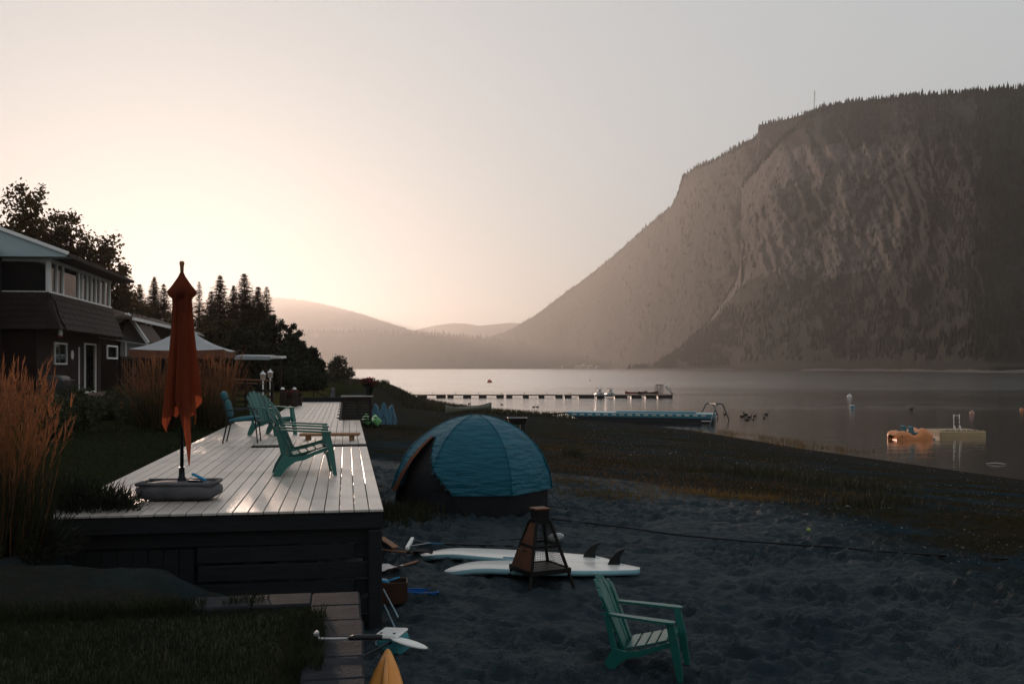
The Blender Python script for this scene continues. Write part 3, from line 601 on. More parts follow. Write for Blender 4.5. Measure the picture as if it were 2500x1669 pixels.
# ================================================================ CHAIRS
M_CHAIR = mat('green_resin', (.006, .105, .088), (.005, .082, .070), scale=5, rough=.36, spec=.5, bump=.08, bscale=60, bdist=.002)
def adirondack(label, loc, rz, group):
    t = thing('adirondack_chair', label, 'chair', loc, rz, group)
    # backrest: five rounded slats fanned out
    tops = (.83, .90, .93, .90, .83)
    def backline(z): return -.10 - (z - .22) * .40            # y at height z
    for i in range(5):
        k = i - 2; zt = tops[i]; rows = []; n = 10
        for s in range(n + 1):
            z = .22 + (zt - .22) * s / n; wb = .043 + .020 * s / n
            cx = k * (.093 + .037 * s / n); e = max(0, (z - (zt - .07)) / .07); wv = wb * math.sqrt(max(1 - e * e, .0)) if e > 0 else wb
            if s == n: wv = wb * .25
            y = backline(z) - .022 * (1 - (k / 2.0) ** 2) * 1.0; curl = -.03 * max(0, (z - .75)) / .18
            rows.append((cx, y + curl, z, wv))
        mb = MB(); fr = [];
        for cx, y, z, wv in rows: fr.append([(cx - wv, y + .008, z), (cx, y + .0, z), (cx + wv, y + .008, z), (cx + wv, y - .018, z), (cx, y - .026, z), (cx - wv, y - .018, z)])
        mb.grid(fr, True); mb.f.append((5, 4, 3, 2, 1, 0)); o = 6 * n; mb.f.append(tuple(o + q for q in range(6)))
        mb.build('back_slat', M_CHAIR, t)
    for zc, hw in ((.40, .235), (.66, .27)):
        MB().box((0, backline(zc) - .045, zc), (hw * 2, .022, .05), (-.38, 0, 0), .006).build('back_rail', M_CHAIR, t)
    # seat: four broad slats dipping to the back, the front one rolled over
    ys_ = [-.10, .0, .105, .21, .315]
    for i in range(4):
        y0, y1 = ys_[i] + .007, ys_[i + 1] - .007; zf = lambda y: .262 + (y + .1) * .23 + .06 * max(0, y - .12)
        MB().bar((0, y0, zf(y0)), (0, y1, zf(y1)), .50, .018, (0, 0, 1), .006).build('seat_slat', M_CHAIR, t)
    mb = MB(); fr = []
    for a in range(7):
        q = R(75 - a * 27); fr.append([(x, .325 + .045 * math.cos(q), .345 + .045 * math.sin(q)) for x in (-.25, .25)])
    mb.grid(fr); mb.add([(-.25, .36, .32), (.25, .36, .32), (.25, .345, .25), (-.25, .345, .25)], [(0, 1, 2, 3)]); mb.build('seat_front', M_CHAIR, t, True)
    for sx in (-1, 1):
        # arm: broad paddle
        pl = [(.245, -.30), (.30, -.33), (.345, -.10), (.375, .20), (.372, .36), (.345, .40), (.285, .395), (.265, .30), (.262, 0.0)]
        pl = [(sx * x, y) for x, y in pl]; pl = pl if sx > 0 else pl[::-1]
        Ma = Matrix.Translation((0, 0, .575)) @ Euler((-.055, 0, 0)).to_matrix().to_4x4()
        MB().prism(pl, Ma, .022).build('arm', M_CHAIR, t)
        # front leg: tapered angle section from the floor up to the arm
        xs0 = sx * .30; mb = MB()
        mb.grid([[(xs0 - sx * .035, .425, 0), (xs0 + sx * .035, .425, 0), (xs0 + sx * .035, .475, 0), (xs0 - sx * .035, .475, 0)],
                 [(xs0 - sx * .045, .355, .33), (xs0 + sx * .035, .350, .33), (xs0 + sx * .035, .435, .33), (xs0 - sx * .045, .435, .33)],
                 [(xs0 - sx * .030, .315, .575), (xs0 + sx * .035, .310, .575), (xs0 + sx * .035, .375, .575), (xs0 - sx * .030, .375, .575)]], True)
        mb.f += [(0, 1, 2, 3), (8, 9, 10, 11)]; mb.build('front_leg', M_CHAIR, t)
        # side rail sweeping down into the rear leg
        pr = [(.36, .335), (.20, .290), (.05, .235), (-.07, .20), (-.17, .14), (-.27, .02), (-.29, 0), (-.375, 0), (-.345, .07), (-.265, .22), (-.20, .33), (-.235, .57), (-.29, .57), (-.255, .34), (-.17, .30), (-.09, .265), (.05, .275), (.2, .33), (.36, .385)]
        pr2 = [(.36, .325), (.20, .270), (.06, .205), (-.06, .185), (-.15, .12), (-.255, 0), (-.345, 0), (-.30, .12), (-.215, .27), (-.10, .245), (.05, .262), (.2, .315), (.36, .375)]
        Mr = Matrix(((0, 0, sx, sx * .262), (1, 0, 0, 0), (0, 1, 0, 0), (0, 0, 0, 1)))
        MB().prism(pr2 if sx > 0 else pr2[::-1], Mr, .035).build('rear_leg', M_CHAIR, t)
        MB().bar((sx * .275, -.20, .25), (sx * .275, -.275, .585), .03, .06, (0, 1, 0), .006).build('arm_post', M_CHAIR, t)
    return t
GR = 'green adirondack chairs'
adirondack('green adirondack chair nearest the umbrella on the deck, turned to the lake', Vector((-2.85, 13.32, DECK_Z)), R(15 - 90), GR)
adirondack('green adirondack chair side by side behind the front deck chair', Vector((-3.10, 14.6, DECK_Z)), R(12 - 90), GR)
adirondack('green adirondack chair on the deck next to the blue cushioned armchair', Vector((-5.12, 21.0, DECK_Z)), R(-28 - 90), GR)
pc = onG(1560, 1628); pc.z = gz(pc.x, pc.y) - .015
adirondack('green adirondack chair standing alone in the sand', pc, R(-16 - 90), GR).scale = (.95, .95, .95)
# blue cushioned metal armchair
M_BLUE = mat('blue_cushion', (.015, .09, .16), (.03, .12, .10), scale=30, rough=.8, stretch=(1, .1, 1), bump=.3, bscale=40)
M_IRON = mat('dark_metal', (.025, .027, .030), scale=20, rough=.4, metal=.6)
t = thing('patio_armchair', 'dark metal patio armchair with blue striped cushion at deck edge', 'chair', Vector((-5.10, 18.95, DECK_Z)), R(8 - 90))
for sx in (-1, 1):
    MB().tube([(sx * .27, -.36, 0), (sx * .27, -.27, .40), (sx * .27, -.36, .80), (sx * .25, -.42, .93)], .014, 6).build('rear_leg', M_IRON, t, True)
    MB().tube([(sx * .28, .28, 0), (sx * .28, .24, .42), (sx * .29, .20, .60), (sx * .29, .08, .635), (sx * .28, -.20, .62), (sx * .27, -.33, .60)], .013, 6).build('arm_leg', M_IRON, t, True)
MB().tube([(-.27, .25, .40), (.27, .25, .40)], .012, 6).build('seat_bar', M_IRON, t, True); MB().tube([(-.27, -.27, .38), (.27, -.27, .38)], .012, 6).build('seat_bar', M_IRON, t, True)
def cushion(name, c, d, rot, m, par):
    mb = MB().box(c, d, rot, min(d) * .42); o = mb.build(name, m, par, True); md = o.modifiers.new('s', 'SUBSURF'); md.levels = md.render_levels = 2; return o
cushion('seat_cushion', (0, .0, .445), (.52, .56, .10), (.12, 0, 0), M_BLUE, t)
cushion('back_cushion', (0, -.275, .64), (.50, .11, .36), (.22, 0, 0), M_BLUE, t)
cushion('head_cushion', (0, -.36, .88), (.48, .12, .20), (.25, 0, 0), M_BLUE, t)
# low wooden bench behind the chairs
M_PINE = mat('brown_wood', (.26, .13, .06), (.15, .075, .035), scale=4, rough=.6, bump=.3, bscale=20, stretch=(.5, 6, 6))
pb = atZ(806, 1074, DECK_Z)
t = thing('low_bench', 'low brown wooden plank table behind the front deck chairs', 'table', Vector((pb.x, pb.y, DECK_Z)), R(4))
MB().box((0, 0, .115), (1.15, .36, .05), None, .012).build('tabletop', M_PINE, t)
for sx in (-.42, .42): MB().box((sx, 0, .045), (.08, .30, .09), None, .008).build('leg', M_PINE, t)

# ================================================================ UMBRELLA
M_CANVAS = mat('rust_canvas', (.30, .066, .026), (.12, .026, .013), scale=2.2, rough=.85, transl=.5, bump=.25, bscale=60, stretch=(1, 1, .3), bdist=.004, spec=.15)
UP = Vector((-3.565, 10.75, DECK_Z))
t = thing('folded_umbrella', 'tall folded rust orange patio umbrella on the deck', 'umbrella', UP, R(10))
MB().tube([(0, 0, .10), (0, 0, 2.43)], .020, 10).build('pole', M_IRON, t, True)
MB().lathe([(.0, 2.40), (.018, 2.42), (.020, 2.50), (.027, 2.535), (.024, 2.56), (.0, 2.565)], 12).build('finial', M_PINE, t, True)
# hanging cloth: deep vertical folds, hem at different heights
rows = []; nth = 96; nz = 26
hem = lambda a: 1.00 - .24 * max(0, math.cos(4 * (a - .6))) ** 1.5 - .30 * max(0, math.cos(a - 5.2)) ** 6 + .12 * math.sin(3 * a + 1)
for i in range(nz + 1):
    f = i / nz; row = []
    for j in range(nth):
        a = 2 * math.pi * j / nth; zb = hem(a); z = 2.27 + (zb - 2.27) * f
        rb = np.interp(f, [0, .06, .12, .3, .6, .85, 1], [.080, .094, .086, .095, .115, .138, .146])
        fold = 1 + (.12 + .30 * f) * (2 * abs(math.cos(2.5 * a + .5 * math.sin(2 * a) + .3 * f)) - 1.1) + (.04 + .10 * f) * math.cos(11 * a + 1.2 * f) + .05 * f * math.cos(17 * a + 4 * f)
        row.append((rb * fold * math.cos(a), rb * fold * math.sin(a), z))
    rows.append(row)
MB().grid(rows, True).build('canopy', M_CANVAS, t, True)
# vent cap: pointed top with shoulders
rows = []
for zc, rc, sq in ((2.44, .02, .0), (2.40, .035, .1), (2.30, .090, .3), (2.235, .128, .45), (2.20, .122, .45), (2.16, .094, .3)):
    rows.append([((rc * (1 + sq * .5 * math.cos(4 * (2 * math.pi * j / 48)))) * math.cos(2 * math.pi * j / 48), rc * (1 + sq * .5 * math.cos(4 * (2 * math.pi * j / 48))) * math.sin(2 * math.pi * j / 48), zc) for j in range(48)])
MB().grid(rows, True).build('vent_cap', M_CANVAS, t, True)
MB().box((.03, -.03, 1.02), (.06, .07, .12), None, .012).tube([(.05, -.05, 1.02), (.05, -.16, 1.02), (.05, -.16, .95)], .008, 6).build('crank', M_IRON, t)
MB().tube([(0, 0, 1.35), (0, 0, 1.45)], .032, 10).build('runner', M_IRON, t, True)
for k in range(4):
    a = R(45 + 90 * k); MB().bar((.025 * math.cos(a), .025 * math.sin(a), 2.2), (.085 * math.cos(a), .085 * math.sin(a), 1.0), .014, .018).build('rib', M_IRON, t)
M_BAG = mat('grey_bag', (.10, .10, .11), (.06, .06, .068), scale=4, rough=.75, bump=.6, bscale=7, bdist=.03)
t = thing('umbrella_base', 'grey fabric weight bag holding the folded umbrella', 'umbrella base', Vector((-3.58, 10.72, DECK_Z)), R(3))
rbox((0, 0, .095), (.86, .50, .20), 5.0, 3.0, .012).build('weight_bag', M_BAG, t, True)
mb = MB(); ring = [(-.39, -.215), (.39, -.215), (.39, .215), (-.39, .215)]
for k in range(4): mb.tube([(*ring[k], .182), (*[(ring[k][q] + ring[(k + 1) % 4][q]) / 2 for q in (0, 1)], .180), (*ring[(k + 1) % 4], .182)], .020, 8)
mb.build('bag_rim', M_BAG, t, True)
MB().lathe([(.05, .14), (.05, .21), (.034, .24), (.030, .33), (.034, .34), (.0, .34)], 12, (.015, .03, 0)).build('pole_socket', M_IRON, t, True)
M_CYAN = mat('bright_blue_plastic', (.03, .28, .52), (.02, .2, .42), scale=5, rough=.35)
t = thing('squeegee', 'bright blue handled squeegee lying on the umbrella weight bag', 'squeegee', Vector((-3.33, 10.66, DECK_Z + .205)), R(-32))
MB().tube([(-.14, 0, .06), (-.12, 0, .062), (.06, 0, .012), (.08, 0, .006)], [.012, .017, .016, .010], 8).build('handle', M_CYAN, t, True)
MB().box((-.02, -.06, .0), (.20, .03, .022), (0, 0, .15), .005).build('blade', M_IRON, t)

# ================================================================ HOUSES AND GARDEN STRUCTURES
M_SIDING = mat('dark_red_siding', (.022, .010, .008), (.011, .006, .005), scale=3, rough=.7, bump=.5, bscale=12, stretch=(.3, .3, 9), bdist=.01)
M_SHINGLE = mat('cedar_shingle', (.030, .020, .018), (.012, .008, .008), scale=4, rough=.75, bump=.6, bscale=22, stretch=(5, 1, .6), bdist=.008)
M_WHITE = mat('white_paint', (.80, .80, .78), (.70, .70, .69), scale=2, rough=.45)
M_SOFFIT = mat('pale_blue_paint', (.36, .45, .48), (.31, .40, .43), scale=1.2, rough=.5)
M_ROOF = mat('brown_roofing', (.085, .060, .048), (.045, .034, .03), scale=3, rough=.9, bump=.5, bscale=14, bdist=.02)
M_GLASS = mat('window_glass', (.012, .014, .016), (.008, .010, .011), scale=1, rough=.04, spec=.5)
M_CURT = mat('curtain', (.30, .26, .22), (.2, .18, .16), scale=6, rough=.9, stretch=(8, 8, .3))
M_DARKW = mat('dark_stained_wood', (.022, .015, .012), (.012, .009, .008), scale=5, rough=.65, bump=.4, bscale=18, stretch=(6, 6, .5))
H0 = Vector((-16.7, 36.0, 0))
def tsolve(px, v, H=H0):
    k = (px - CX) / F; p = H + V_ * v
    return (k * p.y - p.x) / (U.x - k * U.y)
def zat(py, t, v, H=H0): p = H + U * t + V_ * v; return CZ - (py - HY) * p.y / F
house = thing('brown_house', 'brown shingled two-storey house with white window band beside the lawn', 'house', H0, BA)
def hb_(name, x0, x1, y0, y1, z0, z1, m, par=None, bev=0.0): return MB().box(((x0 + x1) / 2, (y0 + y1) / 2, (z0 + z1) / 2), (abs(x1 - x0), abs(y1 - y0), abs(z1 - z0)), None, bev).build(name, m, par or house)
hb_('wall', -9, -.45, -.1, 9.5, 2.3, 5.75, M_SIDING)
hb_('wall', -9, -1.6, -8.5, -.12, 2.3, 7.95, M_SHINGLE)
hb_('wall', -9, -.06, .06, 9.3, 5.78, 6.74, M_SIDING)
hb_('ceiling_wall', -9, -.30, .30, 9.1, 6.76, 7.92, M_DARKW)
hb_('patio', -.45, 2.6, 1.5, 10.5, 2.3, 2.93, mat('patio_brick', (.20, .14, .11), (.13, .09, .075), scale=6, rough=.8, bump=.4))
# second-storey window band
sill_z, head_z = 6.77, 7.88
hb_('sill', -3.4, .06, -.10, 9.36, sill_z - .07, sill_z + .0, M_WHITE, None, .01); hb_('head', -3.4, .05, -.08, 9.34, head_z - .05, head_z + .07, M_WHITE, None, .01)
pxs = [124, 139, 154, 193, 201, 213, 223, 234, 244, 256, 268]; ts = [tsolve(p, 0) for p in pxs]; ts[0] = .0
for t0 in ts: hb_('mullion', -.08, .03, t0 - .055, t0 + .055, sill_z + .002, head_z - .052, M_WHITE, None, .006)
for a, b in zip(ts[:-1], ts[1:]):
    w_ = hb_('window', -.05, -.04, a + .055, b - .055, sill_z + .002, head_z - .052, M_GLASS)
for a, b in ((ts[0], ts[1]), (ts[6], ts[7]), (ts[8], ts[9])): hb_('curtain', -.22, -.20, a + .1, b - .1, sill_z + .05, head_z - .1, M_CURT)
for vx in (-3.3, -2.0, -.08): hb_('mullion', vx - .05, vx + .06, -.11, .0, sill_z + .002, head_z - .052, M_WHITE, None, .006)
for a, b in ((-3.25, -2.05), (-1.94, -.13)): hb_('window', a, b, -.05, -.04, sill_z + .002, head_z - .052, M_GLASS)
hb_('reflection_panel', -2.65, -2.35, -.035, -.03, sill_z + .1, head_z - .4, mat('painted_amber_reflection', (.45, .20, .08), scale=9))  # amber reflection in the window painted as a coloured panel
# mansard skirt: every shingle its own piece, lapped row over row
_sh = MB().box((0, 0, 0), (1, .03, .29), None, .006).mesh('shingle', M_SHINGLE)
def shingle_face(origin, along, outv, L, rows_, z_top, drop, out):
    n = 0; tilt = math.atan2(out, drop); up = (Vector((0, 0, 1)) * math.cos(tilt) - outv * math.sin(tilt))
    nrm = (outv * math.cos(tilt) + Vector((0, 0, 1)) * math.sin(tilt))
    for r in range(rows_):
        f = (r + .5) / rows_; s = random.uniform(0, .2); c0 = origin + Vector((0, 0, z_top - drop * f)) + outv * (out * f)
        while s < L - .05:
            wd = min(random.uniform(.24, .40), L - s)
            p = c0 + along * (s + wd / 2) + nrm * (.012 + .006 * random.random())
            M = Matrix((along, nrm, up)).transposed().to_4x4()
            lean = Matrix.Rotation(R(4.5 + random.uniform(-1.2, 1.2)), 4, 'X')
            o = bpy.data.objects.new('shingle', _sh); COL.objects.link(o); o.parent = house
            M.translation = p; o.matrix_local = M @ lean @ Matrix.Diagonal((wd - .008, 1, 1 + random.uniform(-.04, .06), 1)); s += wd; n += 1
    return n
ex, ey = Vector((1, 0, 0)), Vector((0, 1, 0))
ns = shingle_face(Vector((.02, -.15, 0)), ey, ex, 9.6, 6, 6.70, 1.30, .50)
ns += shingle_face(Vector((-3.6, -.12, 0)), ex, -ey, 3.6, 6, 6.70, 1.30, .45)
MB().add([(-.3, -.2, 6.70), (.0, -.12, 6.70), (.0, 9.4, 6.70), (-.3, 9.4, 6.70), (-.3, -.5, 5.40), (.49, -.5, 5.40), (.49, 9.5, 5.40), (-.3, 9.5, 5.40)], [(0, 1, 5, 4), (1, 2, 6, 5), (2, 3, 7, 6), (4, 5, 6, 7)]).build('skirt_core', M_DARKW, house)
MB().add([(-3.6, -.11, 6.69), (-.1, -.11, 6.69), (-.1, -.54, 5.41), (-3.6, -.54, 5.41), (-3.6, 0, 5.41), (-.1, 0, 5.41)], [(0, 1, 2, 3), (3, 2, 5, 4)]).build('skirt_core', M_DARKW, house)
# broad overhanging roof
def slab(name, q, th, m, par): 
    n = len(q); return MB().add([Vector(p) for p in q] + [Vector(p) - Vector((0, 0, th)) for p in q], [tuple(range(n)), tuple(range(n, 2 * n))[::-1]] + [(i, n + i, n + (i + 1) % n, (i + 1) % n) for i in range(n)]).build(name, m, par)
rf = slab('roof', [(.80, -.75, 8.10), (.80, 10.4, 8.06), (-4.6, 10.4, 10.05), (-4.6, -.75, 10.1)], .07, M_ROOF, house)
slab('roof', [(-4.61, -.75, 10.1), (-4.61, 10.4, 10.05), (-10, 10.4, 8.0), (-10, -.75, 8.0)], .07, M_ROOF, house)
slab('roof', [(-1.5, -8.6, 8.2), (-1.5, -.78, 8.2), (-9.2, -.78, 8.3), (-9.2, -8.6, 8.3)], .1, M_ROOF, house)
MB().box((.815, 4.82, 8.00), (.03, 11.1, .12), None, .004).build('fascia', M_SHINGLE, rf)
MB().bar((.83, -.77, 8.07), (-4.6, -.77, 10.07), .03, .12, (0, 0, 1)).build('rake_board', M_WHITE, rf)
MB().add([(.74, -.70, 7.96), (.74, -.70, 8.05), (-4.5, -.70, 9.98), (-4.5, -.70, 7.90), (.74, -.64, 7.96), (.74, -.64, 8.05), (-4.5, -.64, 9.98), (-4.5, -.64, 7.90)], [(0, 3, 2, 1), (4, 5, 6, 7), (0, 1, 5, 4), (0, 4, 7, 3)]).build('gable_panel', M_SOFFIT, house)
slab('soffit', [(.78, -.63, 7.985), (.78, .0, 7.985), (-1.55, .0, 7.96), (-1.55, -.63, 7.96)], .03, M_SOFFIT, house)
slab('soffit', [(.78, .08, 7.98), (.78, 10.3, 7.96), (-.2, 10.3, 7.955), (-.2, .08, 7.965)], .02, M_SHINGLE, house)
# ground floor openings
def opening(name, px0, px1, py0, py1, v, door=False):
    a, b = tsolve(px0, v), tsolve(px1, v); tm = (a + b) / 2; z1, z0 = zat(py0, tm, v), zat(py1, tm, v); w_ = .07
    fr = MB(); x = v + .03
    for (ya, yb, za, zb) in ((a, a + w_, z0, z1), (b - w_, b, z0, z1), (a + w_, b - w_, z1 - w_, z1), (a + w_, b - w_, z0, z0 + w_)): fr.box((x, (ya + yb) / 2, (za + zb) / 2), (.06, yb - ya, zb - za))
    f = fr.build(name, M_WHITE, house); MB().box((v + .012, tm, (z0 + z1) / 2), (.01, b - a - 2 * w_ - .004, z1 - z0 - 2 * w_ - .004)).build('pane', M_GLASS, f)
    if door: MB().box((v + .02, b - .22, (z0 + z1) / 2), (.01, .22, z1 - z0 - .4)).build('blind', M_CURT, f)
    return f, a, b, z0, z1
opening('window', 131, 161, 836, 890, -.45)
f, a, b, z0, z1 = opening('sliding_door', 205, 232, 838, 958, -.45, True)
MB().box((-.42, a - .9, (z0 + z1) / 2 - .1), (.05, .05, z1 - z0 - .2)).build('door_jamb', M_WHITE, f)
opening('window', 260, 285, 843, 876, -.45)
f = MB().box((-4.0, -.135, 4.55), (.9, .03, 1.5)).build('window', M_WHITE, house); MB().box((-4.0, -.155, 4.55), (.78, .015, 1.38)).build('pane', M_GLASS, f)
for px in (175,): MB().lathe([(.0, 0), (.19, 0), (.19, .03), (.0, .03)], 18).build('wall_plate', M_WHITE, house).matrix_local = Matrix.Translation((-.44, tsolve(px, -.45), zat(866, tsolve(px, -.45), -.45))) @ Matrix.Rotation(R(90), 4, 'Y')
for vx in (-3.0, -2.2): MB().lathe([(.0, 0), (.16, 0), (.16, .03), (.0, .03)], 18).build('wall_plate', M_WHITE, house).matrix_local = Matrix.Translation((vx, -.11, 4.4)) @ Matrix.Rotation(R(90), 4, 'X')
t0 = tsolve(137, .1); bf = thing('bird_feeder', 'small pale hanging bird feeder with red base under the shingled eave', 'bird feeder', H0 + U * t0 + V_ * .25 + Vector((0, 0, zat(823, t0, .25))), BA)
MB().lathe([(.0, .0), (.10, .01), (.10, .05), (.0, .06)], 10).build('tray', mat('red_plastic', (.4, .02, .02), scale=4, rough=.4), bf); MB().lathe([(.07, .06), (.08, .16), (.03, .34), (.0, .36)], 10).build('jar', M_WHITE, bf)
MB().tube([(0, 0, .36), (0, 0, .60)], .006, 5).build('hook', M_IRON, bf)
# covered grill and patio furniture, dark shapes by the wall
p = H0 + U * tsolve(140, 1.4) + V_ * 1.4
t = thing('covered_grill', 'dark covered barbecue grill on the patio of the brown house', 'grill', (p.x, p.y, 2.75), BA)
M_COVER = mat('black_vinyl', (.018, .02, .022), scale=4, rough=.45, bump=.6, bscale=5, bdist=.04)
o = MB().box((0, 0, .52), (.65, 1.5, 1.04), None, .12).build('cover', M_COVER, t, True); md = o.modifiers.new('s', 'SUBSURF'); md.levels = md.render_levels = 1
MB().tube([(.36, -.5, .85), (.40, -.5, .85), (.40, .5, .85), (.36, .5, .85)], .015, 6).build('handle', M_IRON, t)

# awning strip along the far end of the house
a0 = atY(272, 827, 46); a1 = atY(366, 841, 41)
t = thing('patio_awning', 'thin white awning sloping between the brown house and the canopy', 'awning', (0, 0, 0))
def wslab(name, q, th, m, par): return slab(name, q, th, m, par)
wslab('panel', [a0, a1, a1 + Vector((-2.0, 1.6, .25)), a0 + Vector((-2.0, 1.6, .25))], .05, M_WHITE, t)
for q in (a1, a0 + (a1 - a0) * .4): MB().tube([(q.x, q.y, 2.6), (q.x, q.y, q.z - .05)], .03, 6).build('post', M_WHITE, t)

# neighbour with steep white gable
t = thing('gabled_house', 'neighbour house with steep white-trimmed gable behind the brown house', 'house', (0, 0, 0))
ap = atY(312, 763, 52); fr_ = atY(363, 834, 51); fl = Vector((ap.x * 2 - fr_.x, fr_.y - .4, fr_.z)); dp = U * 4.5
gw = U * 1.3
wslab('roof', [ap, fr_, fr_ + dp, ap + dp], .10, M_ROOF, t); wslab('roof', [ap + Vector((-.005, 0, 0)), ap + dp, fl + dp, fl], .10, M_ROOF, t)
for a, b in ((ap, fr_), (ap, fl)): MB().bar(a + Vector((0, -.04, -.09)), b + Vector((0, -.04, -.09)), .05, .22, (0, 0, 1)).build('rake_board', M_WHITE, t)
wslab('soffit', [ap + Vector((0, .05, -.22)), fr_ + Vector((-.06, .05, -.22)), fr_ + gw + Vector((-.06, 0, -.22)), ap + gw + Vector((0, 0, -.22))], .02, M_WHITE, t)
MB().add([ap + gw + Vector((0, 0, -.25)), fl + gw + Vector((0, 0, -.2)), fl + gw + Vector((0, 0, -2.6)), fr_ + gw + Vector((-.2, 0, -2.6)), fr_ + gw + Vector((-.2, 0, -.3))], [(0, 1, 2, 3, 4)]).build('gable_wall', mat('pale_grey_siding', (.34, .33, .33), (.28, .27, .27), scale=3, stretch=(1, 1, 9)), t)
MB().box((fr_.x - 1.3, fr_.y + 3.4, 3.9), (2.3, 3.6, 2.6), (0, 0, BA)).build('wall', M_SIDING, t)

# long neighbour house with brown roof
H3 = Vector((-20.9, 60, 0)); t3a, t3b = -9.5, 26.5
t = thing('long_house', 'long dark red neighbour house with low brown roof and white gutter', 'house', H3, BA)
def h3(name, x0, x1, y0, y1, z0, z1, m, par=None): return MB().box(((x0 + x1) / 2, (y0 + y1) / 2, (z0 + z1) / 2), (abs(x1 - x0), abs(y1 - y0), abs(z1 - z0))).build(name, m, par or t)
h3('wall', -8, -.9, t3a + .6, t3b - .6, 2.4, 6.5, M_SIDING)
r3 = slab('roof', [(0, t3a, 6.62), (0, t3b, 6.62), (-4.5, t3b - 2.2, 8.0), (-4.5, t3a + 2.2, 8.0)], .12, M_ROOF, t); slab('roof', [(-4.51, t3a + 2.2, 8.0), (-4.51, t3b - 2.2, 8.0), (-9, t3b, 6.6), (-9, t3a, 6.6)], .12, M_ROOF, t)
slab('roof', [(-.01, t3a, 6.61), (-4.5, t3a + 2.21, 7.99), (-9, t3a, 6.6)], .12, M_ROOF, t)
h3('gutter', .01, .12, t3a, t3b, 6.42, 6.58, M_WHITE)
for yy in (-5.8, -4.4): MB().tube([(.05, yy, 6.42), (-.4, yy + .2, 6.15), (-.82, yy + .2, 6.0), (-.82, yy + .2, 3.0)], .05, 6).build('downpipe', M_WHITE, t)
for yy in (-3.2, 1.5, 6.0, 11, 16, 21):
    f = h3('window', -.9, -.84, yy - .75, yy + .75, 4.7, 6.0, M_WHITE); h3('pane', -.85, -.83, yy - .65, yy - .04, 4.8, 5.9, M_GLASS, f); h3('pane', -.85, -.83, yy + .04, yy + .65, 4.8, 5.9, M_GLASS, f)
f = h3('balcony_rail', .0, .04, -7.5, 8, 5.3, 5.36, M_WHITE); h3('balcony_floor', -.88, .02, -7.5, 8, 4.36, 4.46, M_DARKW)
for k in range(6): h3('rail_post', .0, .06, -7.4 + k * 3, -7.32 + k * 3, 4.47, 5.29, M_WHITE)

# white canopy gazebo
c1 = Vector((-9.67, 33.0, 0)); GZ0 = 2.62; EZ = 4.62
t = thing('canopy_gazebo', 'white peaked fabric canopy gazebo on thin posts behind the umbrella', 'gazebo', (c1.x, c1.y, 0), BA)
M_CLOTH = mat('white_canopy_cloth', (.50, .52, .54), (.42, .44, .46), scale=2, rough=.8, transl=.3)
WX, WY = 2.75, 3.4; pk = (-WX / 2, WY / 2, 5.42); cs = [(.12, -.12), (.12, WY + .12), (-WX - .12, WY + .12), (-WX - .12, -.12)]
for k in range(4):
    a, b = cs[k], cs[(k + 1) % 4]; rows = []
    for i in range(9):
        f_ = i / 8; sag = -.13 * math.sin(math.pi * f_) ; row = []
        for j in range(9):
            g = j / 8; ex_ = a[0] + (b[0] - a[0]) * g; ey_ = a[1] + (b[1] - a[1]) * g; sc_ = -.05 * math.sin(math.pi * g) * f_
            row.append((pk[0] + (ex_ - pk[0]) * f_, pk[1] + (ey_ - pk[1]) * f_, pk[2] + (EZ - pk[2]) * f_ + sag + sc_))
        rows.append(row)
    MB().grid(rows).build('roof_panel', M_CLOTH, t, True)
    rows = [[(a[0] + (b[0] - a[0]) * g / 16, a[1] + (b[1] - a[1]) * g / 16, EZ - .004 - .05 * math.sin(math.pi * g / 16) - dz * (1 + .12 * math.sin(g * 2.4))) for g in range(17)] for dz in (0, .24)]
    MB().grid(rows).build('valance', mat('rust_valance', (.20, .085, .05), (.13, .06, .04), scale=3, rough=.9, transl=.3), t)
for x, y in ((0, 0), (0, WY), (-WX, WY), (-WX, 0)): MB().tube([(x, y, GZ0 - .1), (x, y, EZ - .02)], .028, 8).build('post', mat('rusty_post', (.16, .09, .06), scale=8, rough=.5, metal=.4), t)

# dark board fence between house and canopy
t = thing('board_fence', 'dark vertical board fence behind the ornamental grasses', 'fence', (0, 0, 0))
fa, fb = atY(292, 872, 41.0), atY(520, 876, 38.0); n = 34
_fb = MB().box((0, 0, 0), (.135, .022, 1.72), None, .004).mesh('board', M_DARKW)
for k in range(n):
    q = fa + (fb - fa) * ((k + .5) / n); o = bpy.data.objects.new('board', _fb); COL.objects.link(o); o.parent = t; o.location = (q.x, q.y, q.z - .87 + random.uniform(-.01, .01)); o.rotation_euler = (0, 0, math.atan2(fb.y - fa.y, fb.x - fa.x))
MB().bar(fa + Vector((0, 0, .02)), fb + Vector((0, 0, .02)), .10, .04).build('top_rail', M_DARKW, t)
for k in range(5):
    q = fa + (fb - fa) * (k / 4); MB().box((q.x, q.y + .08, q.z - .95), (.09, .09, 1.9)).build('post', M_DARKW, t)

# bar counter / railing by the lamp posts
t = thing('wooden_railing', 'brown wooden rail and shelf rack beside the two lamp posts', 'railing', (0, 0, 0))
r0, r1 = atY(568, 925, 36.5), atY(664, 929, 36.5)
MB().bar(r0, r1, .14, .035).build('top_rail', M_PINE, t)
MB().bar(r0 + Vector((0, .5, -.14)), r0 + (r1 - r0) * .72 + Vector((0, .5, -.14)), .22, .03).build('shelf', M_PINE, t)
for f_ in (0.01, .33, .66, .99):
    q = r0 + (r1 - r0) * f_; MB().box((q.x, q.y + .05, (q.z + 2.3) / 2 - .02), (.09, .09, q.z - 2.3)).build('post', M_DARKW, t)
for dz in (.38, .60, .82): MB().bar(r0 + Vector((0, .02, -dz)), r1 + Vector((0, .02, -dz)), .03, .09).build('rail', M_DARKW, t)

